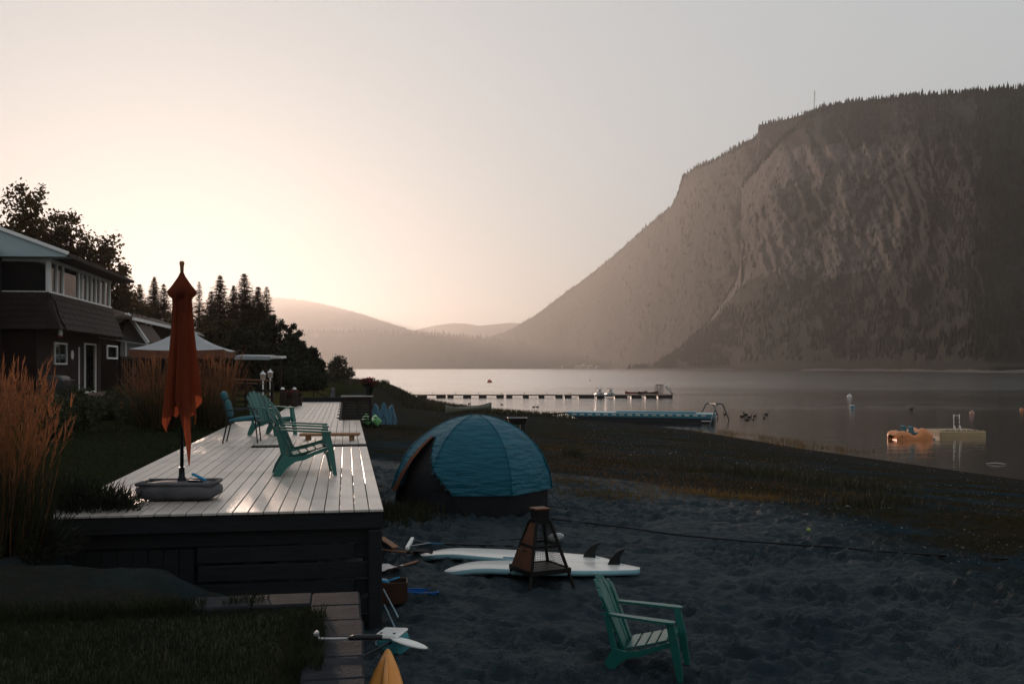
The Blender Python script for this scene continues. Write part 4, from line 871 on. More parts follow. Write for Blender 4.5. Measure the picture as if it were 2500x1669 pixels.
# flat patio cover further along, with slatted end
t = thing('patio_cover', 'flat pale patio cover on posts in front of the dark trees', 'pergola', (0, 0, 0))
q0, q1 = atY(572, 868, 58), atY(658, 869, 58)
wslab('roof_panel', [q0, q1, q1 + Vector((-.4, 3, .1)), q0 + Vector((-.4, 3, .1))], .22, mat('pale_metal_roof', (.38, .43, .45), scale=3, rough=.4), t)
for k in range(7):
    q = atY(661 + k * 4.2, 872, 58); MB().bar(q, q + Vector((-.4, 3, .05)), .05, .14).build('slat', M_WHITE, t)
for px in (575, 648, 685):
    q = atY(px, 874, 58.4); MB().box((q.x, q.y, (q.z + 2.3) / 2), (.1, .1, q.z - 2.3)).build('post', M_DARKW, t)
t = thing('garden_shed', 'small garden shed with white gable peak behind the canopy', 'shed', (0, 0, 0))
s0 = atY(584, 853, 66); 
wslab('roof', [s0, s0 + Vector((.55, 0, -.55)), s0 + Vector((-.1, 2.6, -.55)), s0 + Vector((-.65, 2.6, 0))], .06, M_ROOF, t); wslab('roof', [s0 + Vector((-.004, 0, 0)), s0 + Vector((-.65, 2.6, 0)), s0 + Vector((-1.3, 2.6, -.6)), s0 + Vector((-.6, 0, -.55))], .06, M_ROOF, t)
for sx in (-1, 1): MB().bar(s0 + Vector((0, -.03, -.03)), s0 + Vector((sx * .56, -.03, -.58)), .04, .1).build('rake_board', M_WHITE, t)
MB().box((s0.x - .3, s0.y + 1.4, (s0.z - .6 + 2.2) / 2), (.9, 2.3, s0.z - .6 - 2.2)).build('wall', M_SIDING, t)

# lamp posts
M_LGLASS = mat('lantern_glass', (.55, .40, .28), (.5, .36, .25), scale=3, rough=.15, transl=.6)
for i, (px, py, Y, lb) in enumerate(((642, 908, 38.0, 'white post lantern, the shorter and nearer the canopy of the two'), (660, 904, 39.5, 'white post lantern, the taller one next to the flower planter'))):
    q = atY(px, py, Y); t = thing('lamp_post', lb, 'lamp post', (q.x, q.y, 2.45), 0, 'twin post lanterns'); h = q.z - 2.45
    MB().tube([(0, 0, 0), (0, 0, h - .30)], .028, 8).build('post', M_WHITE, t, True); MB().lathe([(.07, 0), (.07, .04), (.03, .10)], 10).build('base', M_WHITE, t)
    MB().lathe([(.05, h - .31), (.10, h - .26), (.105, h - .25)], 6).build('lantern_base', M_WHITE, t); MB().lathe([(.075, h - .25), (.095, h - .08)], 6).build('lantern_glass', M_LGLASS, t)
    MB().lathe([(.125, h - .085), (.10, h - .05), (.03, h + .01), (.012, h + .05), (0, h + .07)], 6).build('lantern_cap', M_WHITE, t)
    for k in range(6): MB().tube([(.083 * math.cos(R(60 * k)), .083 * math.sin(R(60 * k)), h - .25), (.105 * math.cos(R(60 * k)), .105 * math.sin(R(60 * k)), h - .08)], .007, 4).build('lantern_bar', M_WHITE, t)
# bollards with solar caps, flower planter between
for px, lb in ((690, 'dark bollard with pale solar cap, nearer the lamp posts'), (719, 'dark bollard with pale solar cap, nearer the lake')):
    q = atZ(px, 993, DECK_Z - .02); t = thing('solar_bollard', lb, 'bollard', q, BA, 'solar bollards by the planter')
    MB().box((0, 0, .27), (.20, .20, .54), None, .015).build('post', M_DARKW, t); MB().tube([(0, 0, .54), (0, 0, .64)], .015, 6).build('stem', M_IRON, t)
    MB().lathe([(.075, .64), (.07, .68), (.03, .72), (0, .725)], 12).build('solar_cap', M_WHITE, t)
def leaf_cloud(name, c, r, n, size, m, par, seed=0, squash=1.0, fn=None):
    """leaf-sized faces through a lumpy volume"""
    g = np.random.RandomState(seed); d = g.normal(size=(n, 3)); d /= np.linalg.norm(d, axis=1)[:, None]
    rad = g.rand(n) ** .45; lump = .72 + .56 * fbm(d[:, 0] * 2.4 + seed * 3.1 + 20, d[:, 1] * 2.4 + d[:, 2] * 2.0 + 20, 3)
    P = d * (rad * lump)[:, None] * np.array(r)[None] + np.array(c)[None]
    if fn is not None: P = P[fn(P)]
    n = len(P); a = g.normal(size=(n, 3)); a /= np.linalg.norm(a, axis=1)[:, None]; b = np.cross(a, g.normal(size=(n, 3))); b /= np.linalg.norm(b, axis=1)[:, None]
    s = size * g.uniform(.6, 1.5, n)[:, None]
    V = np.stack([P - a * s, P + b * s * .5, P + a * s, P - b * s * .5], 1).reshape(-1, 3)
    return npmesh(name, V, np.arange(n * 4).reshape(-1, 4), m, False, par)
M_LEAF = mat('dark_leaves', (.030, .040, .016), (.014, .020, .010), scale=.8, rough=.7, transl=.35, spec=.3)
M_RED = mat('red_petals', (.30, .012, .020), (.2, .01, .05), scale=9, rough=.7, transl=.3)
q = atZ(705, 991, DECK_Z - .02)
t = thing('flower_planter', 'wooden planter of pink and red flowers between the dark bollards', 'planter', q, BA)
MB().box((.1, .3, .16), (.75, .34, .32), None, .01).build('box', M_DARKW, t); leaf_cloud('foliage', (.1, .3, .42), (.42, .24, .22), 500, .04, M_LEAF, t, 3); leaf_cloud('blossoms', (.1, .3, .46), (.42, .24, .22), 160, .035, M_RED, t, 4)
q = atZ(766, 979, DECK_Z); t = thing('step_handrail', 'small dark sloping handrail at the end of the walkway deck', 'handrail', q, BA)
MB().box((0, 0, .22), (.05, .05, .44)).build('post', M_DARKW, t); MB().bar((0, 0, .44), (.75, .4, .05), .05, .05).build('rail', M_DARKW, t); MB().box((.75, .4, .0), (.05, .05, .15)).build('post', M_DARKW, t)
# white edging along the sunny lawn
t = thing('lawn_edging', 'pale stone edging along the lake side of the sunny lawn', 'edging', (0, 0, 0))
for k in range(16):
    p = uv(34 + k * 1.9, -1.0 - .02 * k); MB().box((p.x, p.y, 2.40), (.30, 1.8, .35), (0, 0, BA), .05).build('edging_stone', M_BLOCK, t)
# slatted screen at the lake side of the walkway, flower pot on top
q = uv(17.5, -.13); t = thing('slatted_screen', 'dark slatted wooden screen with pale top rail beside the walkway', 'screen', (q.x, q.y, 2.55), R(0))
MB().box((.05, 0, .68), (.86, .20, .035), None, .006).build('top_rail', mat('pale_rail', (.42, .42, .40), scale=4, rough=.5), t)
MB().box((.05, .02, .595), (.80, .05, .125)).build('apron', M_DARKW, t)
for x in (-.30, .06, .42): MB().box((x, .0, .30), (.07 if x != .06 else .025, .07, .60)).build('post', M_DARKW, t)
for k in range(6): MB().box((.06, .04, .08 + k * .082), (.66, .02, .032)).build('slat', M_DARKW, t)
MB().box((.06, .03, .015), (.72, .05, .05)).build('bottom_rail', M_DARKW, t)
q2 = Vector((q.x + .38, q.y, 2.55 + .70)); t = thing('flower_pot', 'dark tapered pot of red flowers on the slatted screen', 'flower pot', q2)
MB().lathe([(.085, 0), (.13, .24), (.14, .25), (.125, .25), (.0, .22)], 14).build('pot', M_COVER, t, True); leaf_cloud('foliage', (0, 0, .34), (.24, .2, .15), 380, .035, M_LEAF, t, 6); leaf_cloud('blossoms', (0, 0, .37), (.26, .2, .14), 170, .032, M_RED, t, 7)

# ================================================================ PLANTS AND TREES
M_STRAW = mat('straw_stems', (.20, .085, .030), (.09, .045, .018), scale=1.5, rough=.7, transl=.45, spec=.2)
M_PLUME = mat('straw_plumes', (.28, .115, .055), (.13, .06, .03), scale=2, rough=.8, transl=.5, spec=.1)
M_REED = mat('dark_reed_blades', (.028, .030, .012), (.016, .018, .009), scale=2, rough=.7, transl=.3)
def ribbon(P0, P1, P2, w):
    """bent strips from P0 by P1 to P2, (n,3) each"""
    n = len(P0); g = np.random.RandomState(n); a = g.rand(n) * 6.283; s = np.stack([np.cos(a), np.sin(a), 0 * a], -1) * (w if np.ndim(w) == 0 else np.asarray(w)[:, None])
    V = np.stack([P0 - s, P0 + s, P1 - s * .8, P1 + s * .8, P2 - s * .15, P2 + s * .15], 1).reshape(-1, 3); k = (np.arange(n) * 6)[:, None]
    return V, np.concatenate([k + [0, 1, 3, 2], k + [2, 3, 5, 4]], 0)
def grass_clump(label, base, h, spread, n, seed, rx=1.0, ry=1.0, group='feather grass clumps'):
    g = np.random.RandomState(seed); t = thing('feather_grass', label, 'ornamental grass', base, 0, group)
    def stems(k, hh, sp, wd, curve):
        a = g.rand(k) * 6.283; r0 = np.sqrt(g.rand(k)) * .42; r1 = r0 + (sp * (g.rand(k) ** 1.1) * (.35 + r0 * 1.6)); H = hh * g.uniform(.55, 1.08, k) * (1 - .25 * (g.rand(k) > .9))
        P0 = np.stack([np.cos(a) * r0 * rx, np.sin(a) * r0 * ry, 0 * a], -1); P2 = np.stack([np.cos(a) * r1 * rx, np.sin(a) * r1 * ry, H], -1)
        P1 = P0 + (P2 - P0) * np.stack([g.uniform(.2, .5, k), g.uniform(.2, .5, k), g.uniform(.5, .66, k)], -1) + g.normal(size=(k, 3)) * .02; return P0, P1, P2
    V, Fc = ribbon(*stems(n * 3, h * .60, spread * 1.3, .006, 0), .006); npmesh('blades', V, Fc, M_REED, False, t)['kind'] = 'stuff'
    S = stems(n, h, spread, .003, 0); V, Fc = ribbon(*S, .0035); npmesh('stems', V, Fc, M_STRAW, False, t)['kind'] = 'stuff'
    # plumes: feathery heads along the top of each stem
    P1, P2 = S[1], S[2]; K = 9; Q0, Q1, Q2 = [], [], []
    for k in range(K):
        f = .52 + .48 * k / (K - 1); c = P1 + (P2 - P1) * f; d = (P2 - P1); d = d / np.linalg.norm(d, axis=1)[:, None]; off = g.normal(size=c.shape) * .012
        Q0.append(c); Q1.append(c + d * .045 + off); Q2.append(c + d * .10 + off * 1.6)
    V, Fc = ribbon(np.concatenate(Q0), np.concatenate(Q1), np.concatenate(Q2), .0065); npmesh('plumes', V, Fc, M_PLUME, False, t)['kind'] = 'stuff'
    return t
b = atY(30, 1100, 8.6); grass_clump('tall straw-coloured feather grass clump at the near corner of the lawn', (-4.50, 8.6, 2.36), 1.56, .34, 190, 1, .95)
grass_clump('straw feather grass clump sticking out behind the tall near one', (-5.30, 9.9, 2.36), 1.60, .36, 170, 9, 1.0)
grass_clump('feather grass clump showing to the house side of the folded umbrella', (-8.9, 25.0, 2.5), 1.74, .75, 260, 2, 1.2)
grass_clump('feather grass clump showing to the lake side of the folded umbrella', (-7.6, 25.4, 2.5), 1.74, .50, 230, 3, 1.1)
# juniper creeping over the corner of the deck
def needle_bush(name, label, cat, base, r, n, ln, m, seed, group=None, up=.4):
    g = np.random.RandomState(seed); t = thing(name, label, cat, base, 0, group); d = g.normal(size=(n, 3)); d[:, 2] = np.abs(d[:, 2]) * .9; d /= np.linalg.norm(d, axis=1)[:, None]
    lump = .65 + .7 * fbm(d[:, 0] * 2.2 + 30, d[:, 1] * 2.2 + d[:, 2] + 30 + seed, 3); P0 = d * (g.rand(n) ** .5 * lump)[:, None] * np.array(r)[None]
    dr = d + g.normal(size=(n, 3)) * .45 + np.array([0, 0, up]); dr /= np.linalg.norm(dr, axis=1)[:, None]; L = ln * g.uniform(.5, 1.3, n)[:, None]
    V, Fc = ribbon(P0, P0 + dr * L * .5, P0 + dr * L + np.array([0, 0, -.02]), ln * .045); npmesh('foliage', V, Fc, m, False, t)
    for k in range(6):
        a = k * 1.05; MB().tube([(0, 0, -.1), (r[0] * .4 * math.cos(a), r[1] * .4 * math.sin(a), r[2] * .3), (r[0] * .75 * math.cos(a), r[1] * .75 * math.sin(a), r[2] * .5)], [.03, .018, .008], 5).build('branch', M_DARKW, t)
    return t
M_JUN = mat('juniper_needles', (.020, .026, .014), (.010, .014, .009), scale=3, rough=.8, transl=.15)
needle_bush('juniper_shrub', 'low dark juniper spreading over the near corner of the deck', 'shrub', uv(.55, -3.05, 2.42), (.85, .50, .38), 6500, .16, M_JUN, 4)
needle_bush('juniper_shrub', 'dark juniper mass below the tall near feather grass', 'shrub', (-4.55, 8.75, 2.3), (.75, .55, .40), 5200, .16, M_JUN, 5)
# flower bed between lawn and house
def shrub(label, base, r, n, size, m, seed, cat='shrub', group=None, blossoms=None):
    t = thing('garden_shrub', label, cat, base, 0, group); leaf_cloud('foliage', (0, 0, r[2] * .8), r, n, size, m, t, seed)
    for k in range(4):
        a = k * 1.6 + seed; MB().tube([(0, 0, -.05), (r[0] * .5 * math.cos(a), r[1] * .5 * math.sin(a), r[2])], [.02, .008], 5).build('stem', M_DARKW, t)
    if blossoms: leaf_cloud('blossoms', (0, 0, r[2] * .9), r, *blossoms, t, seed + 1)
    return t
M_LEAF2 = mat('bed_leaves', (.050, .058, .026), (.022, .028, .014), scale=1.5, rough=.7, transl=.3)
M_ORANGE = mat('orange_petals', (.35, .10, .03), (.22, .06, .02), scale=6, transl=.4)
for px, py, Y, r, sd, lb, bl in ((175, 1030, 24, (.75, .6, .62), 1, 'round leafy bush in the flower bed near the tall feather grass', None), (298, 1000, 30, (.8, .6, .55), 2, 'pale leafy perennial in the flower bed before the patio', None), (345, 1010, 28, (.7, .6, .42), 3, 'orange-flowered perennial in the flower bed left of the umbrella', (90, .05, M_ORANGE)), (245, 1015, 29, (.6, .5, .35), 4, 'low dark bed plant between the round bush and the patio', None), (110, 1015, 22, (.7, .6, .55), 5, 'dark bush half hidden behind the tall near feather grass', None)):
    q = atY(px, py, Y); shrub(lb, (q.x, q.y, gz(q.x, q.y)), r, 1500, .06, M_LEAF2, sd, 'shrub', 'flower bed plants', bl)
# ---- trees
M_BARK = mat('bark', (.060, .045, .035), (.03, .022, .018), scale=6, rough=.9, bump=.8, stretch=(4, 4, .6))
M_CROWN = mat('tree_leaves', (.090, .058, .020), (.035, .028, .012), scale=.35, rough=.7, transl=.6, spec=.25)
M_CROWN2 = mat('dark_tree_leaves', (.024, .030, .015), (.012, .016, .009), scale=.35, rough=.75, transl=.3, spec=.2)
def tree(label, base, H, blobs, n, size, m, seed, group, name='leafy_tree'):
    """blobs: crown masses (x, y, z, rx, ry, rz) as shares of H round a forked trunk"""
    t = thing(name, label, 'tree', base, 0, group); g = np.random.RandomState(seed)
    mb = MB(); tr = .022 * H; mb.tube([(0, 0, -.3), (.1, 0, H * .2), (.0, .1, H * .45), (0, 0, H * .75)], [tr, tr * .8, tr * .55, tr * .15], 8); mb.build('trunk', M_BARK, t, True)
    Vs, Fs, k0 = [], [], 0; tot = sum(b[3] * b[4] * b[5] for b in blobs) ** 1
    Ps = []
    for bi, b in enumerate(blobs):
        c = np.array(b[:3]) * H; r = np.array(b[3:]) * H
        MB().tube([(0, 0, H * max(.12, b[2] - .28)), tuple(c * .55 + np.array((0, 0, H * .18))), tuple(c)], [tr * .4, tr * .28, tr * .08], 6).build('limb', M_BARK, t, True)
        k = int(n * b[3] * b[4] * b[5] / tot) + 30; nc = max(14, int(r.mean() * 16)); d = g.normal(size=(nc, 3)); d /= np.linalg.norm(d, axis=1)[:, None]
        cc = c + d * (g.rand(nc) ** .4)[:, None] * r * .95                                   # clump centres
        w_ = g.randint(0, nc, k); cl = g.normal(size=(k, 3)) * (r.mean() * .17 * g.uniform(.5, 1.3, k))[:, None]; Ps.append(cc[w_] + cl)
    P = np.concatenate(Ps); k = len(P); a = g.normal(size=(k, 3)); a /= np.linalg.norm(a, axis=1)[:, None]; bb = np.cross(a, g.normal(size=(k, 3))); bb /= np.linalg.norm(bb, axis=1)[:, None]; s = size * g.uniform(.6, 1.5, k)[:, None]
    V = np.stack([P - a * s, P + bb * s * .55, P + a * s, P - bb * s * .55], 1).reshape(-1, 3); npmesh('crown', V, np.arange(k * 4).reshape(-1, 4), m, False, t)
    return t
TG = 'broadleaf trees along the shore'
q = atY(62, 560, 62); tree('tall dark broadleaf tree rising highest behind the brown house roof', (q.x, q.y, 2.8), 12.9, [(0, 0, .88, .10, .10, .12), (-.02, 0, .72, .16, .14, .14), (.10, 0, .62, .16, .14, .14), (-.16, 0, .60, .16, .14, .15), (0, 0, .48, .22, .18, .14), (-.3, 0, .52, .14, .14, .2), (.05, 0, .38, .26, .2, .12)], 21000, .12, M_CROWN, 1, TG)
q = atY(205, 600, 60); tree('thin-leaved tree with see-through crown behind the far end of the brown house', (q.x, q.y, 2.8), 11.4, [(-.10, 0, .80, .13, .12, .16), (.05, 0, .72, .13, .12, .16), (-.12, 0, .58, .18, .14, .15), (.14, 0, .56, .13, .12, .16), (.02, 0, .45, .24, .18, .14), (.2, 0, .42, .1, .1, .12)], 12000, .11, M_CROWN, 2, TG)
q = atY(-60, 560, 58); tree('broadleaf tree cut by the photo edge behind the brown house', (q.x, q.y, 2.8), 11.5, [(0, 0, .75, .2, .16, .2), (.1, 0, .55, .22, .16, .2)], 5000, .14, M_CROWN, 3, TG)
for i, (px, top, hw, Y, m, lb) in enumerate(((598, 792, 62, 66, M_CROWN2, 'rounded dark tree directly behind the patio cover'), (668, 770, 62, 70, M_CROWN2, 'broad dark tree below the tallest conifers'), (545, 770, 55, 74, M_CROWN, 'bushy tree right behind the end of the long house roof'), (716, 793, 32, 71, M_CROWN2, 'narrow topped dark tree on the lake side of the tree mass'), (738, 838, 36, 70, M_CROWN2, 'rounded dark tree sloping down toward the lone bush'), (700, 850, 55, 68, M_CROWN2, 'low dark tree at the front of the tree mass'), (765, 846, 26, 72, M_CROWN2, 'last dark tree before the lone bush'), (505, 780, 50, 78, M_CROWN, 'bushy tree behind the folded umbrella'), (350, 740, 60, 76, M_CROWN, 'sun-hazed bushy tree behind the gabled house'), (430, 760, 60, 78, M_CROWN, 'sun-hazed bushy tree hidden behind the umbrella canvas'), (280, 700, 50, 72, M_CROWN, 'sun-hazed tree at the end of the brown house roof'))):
    q = atY(px, top, Y); b0 = gz(q.x, Y); h = q.z - b0; w_ = hw * Y / F / h
    tree(lb, (q.x, q.y, b0), h, [(0, 0, .78, w_ * .6, w_ * .6, .20), (-w_ * .45, 0, .58, w_ * .55, w_ * .6, .22), (w_ * .45, 0, .55, w_ * .55, w_ * .6, .22), (0, -.05, .36, w_ * .95, w_ * .8, .22), (w_ * .4, 0, .2, w_ * .6, w_ * .6, .18), (-w_ * .4, 0, .2, w_ * .6, w_ * .6, .18)], 5200, .14 if Y < 80 else .16, m, 20 + i, TG)
q = atZ(826, 941, 2.0); tree('round lone bush at the tip of the grassy bank', (q.x, q.y, 1.9), 3.6, [(0, 0, .70, .32, .34, .26), (-.25, 0, .48, .26, .3, .28), (.25, 0, .46, .26, .3, .28), (0, 0, .26, .42, .4, .22)], 4200, .11, M_CROWN2, 40, TG, 'round_bush')
for i, (px, py, Y, r) in enumerate(((752, 950, 66, (1.3, 1.1, .9)), (722, 955, 64, (1.1, 1, .9)), (690, 940, 62, (1.2, 1, 1.0)))):
    q = atY(px, py, Y); shrub(('wide dark shrub at the back of the sunny lawn', 'smaller dark shrub beside the wide one on the sunny lawn', 'dark shrub behind the post lanterns')[i], (q.x, q.y, gz(q.x, q.y)), r, 2600, .10, M_CROWN2, 50 + i, 'shrub', 'lawn shrubs')
# conifers: whorls of drooping boughs
M_NEEDLE = mat('conifer_needles', (.10, .060, .022), (.035, .026, .012), scale=.5, rough=.8, transl=.65, spec=.2)
def conifer_mesh(seed, dens=1.0, wide=.26):
    g = np.random.RandomState(seed); Q0, Q1, Q2 = [], [], []; z = .08
    while z < .985:
        L = wide * (1 - z) ** .95 * g.uniform(.7, 1.25) + .006; nb = int(g.randint(7, 10) * dens) + 1; a0 = g.rand() * 6.28
        for k in range(nb):
            a = a0 + 6.283 * k / nb + g.normal() * .25; l = L * g.uniform(.6, 1.2); dr = np.array([math.cos(a), math.sin(a), 0]); side = np.array([-dr[1], dr[0], 0])
            m_ = max(4, int(l * 130))
            for s in range(m_):
                f = (s + .6) / m_; c = dr * l * f + np.array([0, 0, z + .05 * l * 4 * (f ** 2 - .9 * f) + .06 * l + g.normal() * .002])
                for sg in (-1, 1, 0):
                    e = (side * sg * .75 + dr * .65 + np.array([0, 0, -.25 + g.normal() * .2])); e = e * (.034 * g.uniform(.6, 1.25)) * (1.15 - .5 * f) * (1.1 * (1.02 - z) ** .55)
                    Q0.append(c); Q1.append(c + e * .5); Q2.append(c + e)
        z += g.uniform(.011, .019) * (1.1 - .5 * z)
    V, Fc = ribbon(np.array(Q0), np.array(Q1), np.array(Q2), .0062); return V, Fc
CONV = [conifer_mesh(1), conifer_mesh(2, 1.0, .22), conifer_mesh(3, .42, .20), conifer_mesh(4, 1.0, .28), conifer_mesh(5, .85, .24)]
_cm = []
for k, (V, Fc) in enumerate(CONV):
    o = npmesh('crown', V, Fc, M_NEEDLE); _cm.append(o.data); bpy.data.objects.remove(o)
_tk = MB().tube([(0, 0, -.02), (0, 0, .5), (0, 0, .99)], [.014, .009, .001], 7).mesh('trunk', M_BARK)
for i, (px, top, Y, k, sx, lb) in enumerate(((311, 650, 82, 1, 1.0, 'tall sun-hazed conifer nearest the brown house'), (346, 690, 84, 1, 1.0, 'shorter sun-hazed conifer second from the brown house'), (372, 672, 86, 0, 1.0, 'sun-hazed conifer just on the house side of the umbrella top'), (404, 690, 84, 1, 1.0, 'sun-hazed conifer partly behind the umbrella cap'), (288, 700, 80, 0, 1.0, 'conifer at the end of the brown house roof'), (483, 684, 84, 2, .9, 'thin sparse conifer just on the lake side of the umbrella'), (462, 712, 88, 2, .9, 'sparse conifer tucked behind the umbrella shoulder'), (536, 668, 92, 0, 1.1, 'pointed conifer, first of the dark conifer group'), (516, 708, 90, 1, 1.0, 'lower conifer leaning on the first of the dark group'), (571, 694, 94, 1, 1.0, 'short conifer between the two tallest dark ones'), (598, 664, 96, 0, 1.3, 'tallest conifer at the middle of the dark group'), (627, 696, 98, 0, 1.2, 'conifer on the lake side of the tallest one'), (652, 697, 100, 2, 1.25, 'sparse conifer with drooping boughs at the lake end of the group'), (640, 735, 95, 0, 1.2, 'lower broad conifer filling the lake end of the group'))):
    q = atY(px, top, Y); b0 = gz(q.x, Y) - .2; h = q.z - b0; t = thing('conifer', lb, 'tree', (q.x, q.y, b0), i * 1.3, 'conifers behind the houses'); t.rotation_euler = (R(random.uniform(-1.6, 1.6)), R(random.uniform(-1.6, 1.6)), i * 1.3); k = k if k == 2 else (0, 3, 1, 4, 3, 0, 4)[i % 7]
    for me, nm in ((_tk, 'trunk'), (_cm[k], 'crown')):
        o = bpy.data.objects.new(nm, me); COL.objects.link(o); o.parent = t; o.scale = (h * sx * 1.35, h * sx * 1.35, h)

# ================================================================ ON THE BEACH
def ico(r, sub=2, seed=0, rough=.0, sc3=(1, 1, 1)):
    bm = bmesh.new(); bmesh.ops.create_icosphere(bm, subdivisions=sub, radius=1); g = random.Random(seed); mb = MB()
    off = [g.uniform(0, 50) for _ in range(2)]
    vs = []
    for v in bm.verts:
        k = r * (1 + rough * (float(fbm(np.array(v.co.x * 1.6 + off[0] + v.co.z), np.array(v.co.y * 1.6 + off[1]), 3)) - .5)); vs.append((v.co.x * k * sc3[0], v.co.y * k * sc3[1], v.co.z * k * sc3[2]))
    mb.add(vs, [tuple(q.index for q in f.verts) for f in bm.faces]); bm.free(); return mb
# ---- tent
M_FLY = mat('teal_fly', (.006, .108, .160), (.004, .082, .125), scale=2.5, rough=.45, bump=1.0, bscale=4.2, stretch=(.8, .8, 3.6), bdist=.07, transl=.12)
M_BODY = mat('black_tent_cloth', (.006, .007, .010), (.004, .005, .007), scale=3, rough=.7, bump=.5, bscale=5, bdist=.03)
M_SUN_EDGE = mat('painted_sunlit_edge', (.24, .095, .05), (.18, .07, .04), scale=4, rough=.8, transl=.5)  # orange stands in for sunlight on the fly edge
tp = onG(1150, 1258); tp.y += 1.0; tp.x = (1150 - CX) / F * tp.y; tp.z = gz(tp.x, tp.y)
tent = thing('dome_tent', 'teal dome tent with dark open doorway pitched on the sand', 'tent', tp, R(0))
TH, RX, RY = 1.75, 1.50, 1.30
def tprof(h): return max(0, 1 - (max(h, 0) / TH) ** 2.35) ** .56
def tpoint(a, h, k=1.0):
    # six-sided plan with rounded corners
    s = (math.cos(R(30)) / math.cos((a % R(60)) - R(30))); s = 1 + (s - 1) * .62
    r = tprof(h) * k * s / .98; sk = -.12 * (h / TH)        # leans a little from the porch
    wv = 1 - .030 * math.sin(math.pi * ((a % R(60)) / R(60))) ** 1.0 + .030 * (float(fbm(np.array(a * 2.2 + 40), np.array(h * 6.0 + 9), 3)) - .5) + .007 * math.sin(h * 26 + 5 * math.sin(a * 3)) * math.sin(math.pi * ((a % R(60)) / R(60)))
    r = r * wv if k >= .99 and h > .3 else r
    return Vector((RX * r * math.cos(a) + .0 + (.10 if True else 0) * (h / TH), RY * r * math.sin(a), h))
def door(a, h):                                            # opening towards the near left
    ad = math.degrees(a) % 360; f = h / 1.36
    return f < 1 and 178 + 26 * f < ad < 268 - 52 * f ** 1.2
hs_ = [.36 + (TH - .36) * (1 - (1 - i / 22) ** 1.6) for i in range(23)]
for p_ in range(6):
    a0 = R(60 * p_); rows = []; m_ = 16; mb = MB()
    for h in hs_:
        rows.append([tpoint(a0 + R(60) * j / m_, min(h, TH - .0008)) for j in range(m_ + 1)])
    n = m_ + 1; V = []; 
    for r in rows: V += r
    o_ = len(mb.v); mb.v += [tuple(q) for q in V]
    for i in range(len(rows) - 1):
        for j in range(m_):
            am, hm_ = a0 + R(60) * (j + .5) / m_, (hs_[i] + hs_[i + 1]) / 2
            if door(am, hm_): continue
            mb.f.append((i * n + j, i * n + j + 1, (i + 1) * n + j + 1, (i + 1) * n + j))
    mb.build('fly_panel', M_FLY, tent, True)
    MB().tube([tpoint(a0, min(h, TH - .001), 1.006) for h in hs_ if not door(a0 + .001, h) and not door(a0 - .001, h)], .011, 6).build('seam', M_FLY, tent, True)
    # dark lower wall under the fly
    rows = [[tpoint(a0 + R(60) * j / 10, h, .945) for j in range(11)] for h in (-.06, .18, .40)]
    if p_ != 3: MB().grid(rows).build('lower_wall', M_BODY, tent, True)
rows = [[tpoint(2 * math.pi * j / 36, h, .87) for j in range(36)] for h in [0, .3, .7, 1.1, 1.4, 1.6, 1.72]]
MB().grid(rows, True).build('inner_tent', M_BODY, tent, True)
# added orange strip: sunlit inner fly edge at the doorway, put into colour
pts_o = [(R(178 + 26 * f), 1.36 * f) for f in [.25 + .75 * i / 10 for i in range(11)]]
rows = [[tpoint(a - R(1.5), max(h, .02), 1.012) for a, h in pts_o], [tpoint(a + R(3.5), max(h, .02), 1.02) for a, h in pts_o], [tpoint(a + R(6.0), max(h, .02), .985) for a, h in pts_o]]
MB().grid(rows).build('sunlit_edge_strip', M_SUN_EDGE, tent, True)
MB().tube([tpoint(R(268 - 52 * (f ** 1.2)), 1.36 * f, 1.012) for f in [i / 10 for i in range(11)]], .012, 6).build('door_hem', M_BODY, tent, True)
for a in (8, 75, 180, 262, 318): 
    q = tpoint(R(a), .36, 1.0); e = Vector((q.x * 1.28, q.y * 1.28, 0)); e.z = gz(tp.x + e.x, tp.y + e.y) - tp.z + .01; MB().tube([q, (q + e) / 2 + Vector((0, 0, -.03)), e], .005, 5).build('guy_line', M_BODY, tent); MB().tube([e + Vector((0, 0, -.08)), e + Vector((0, 0, .06))], .008, 5).build('peg', M_IRON, tent)
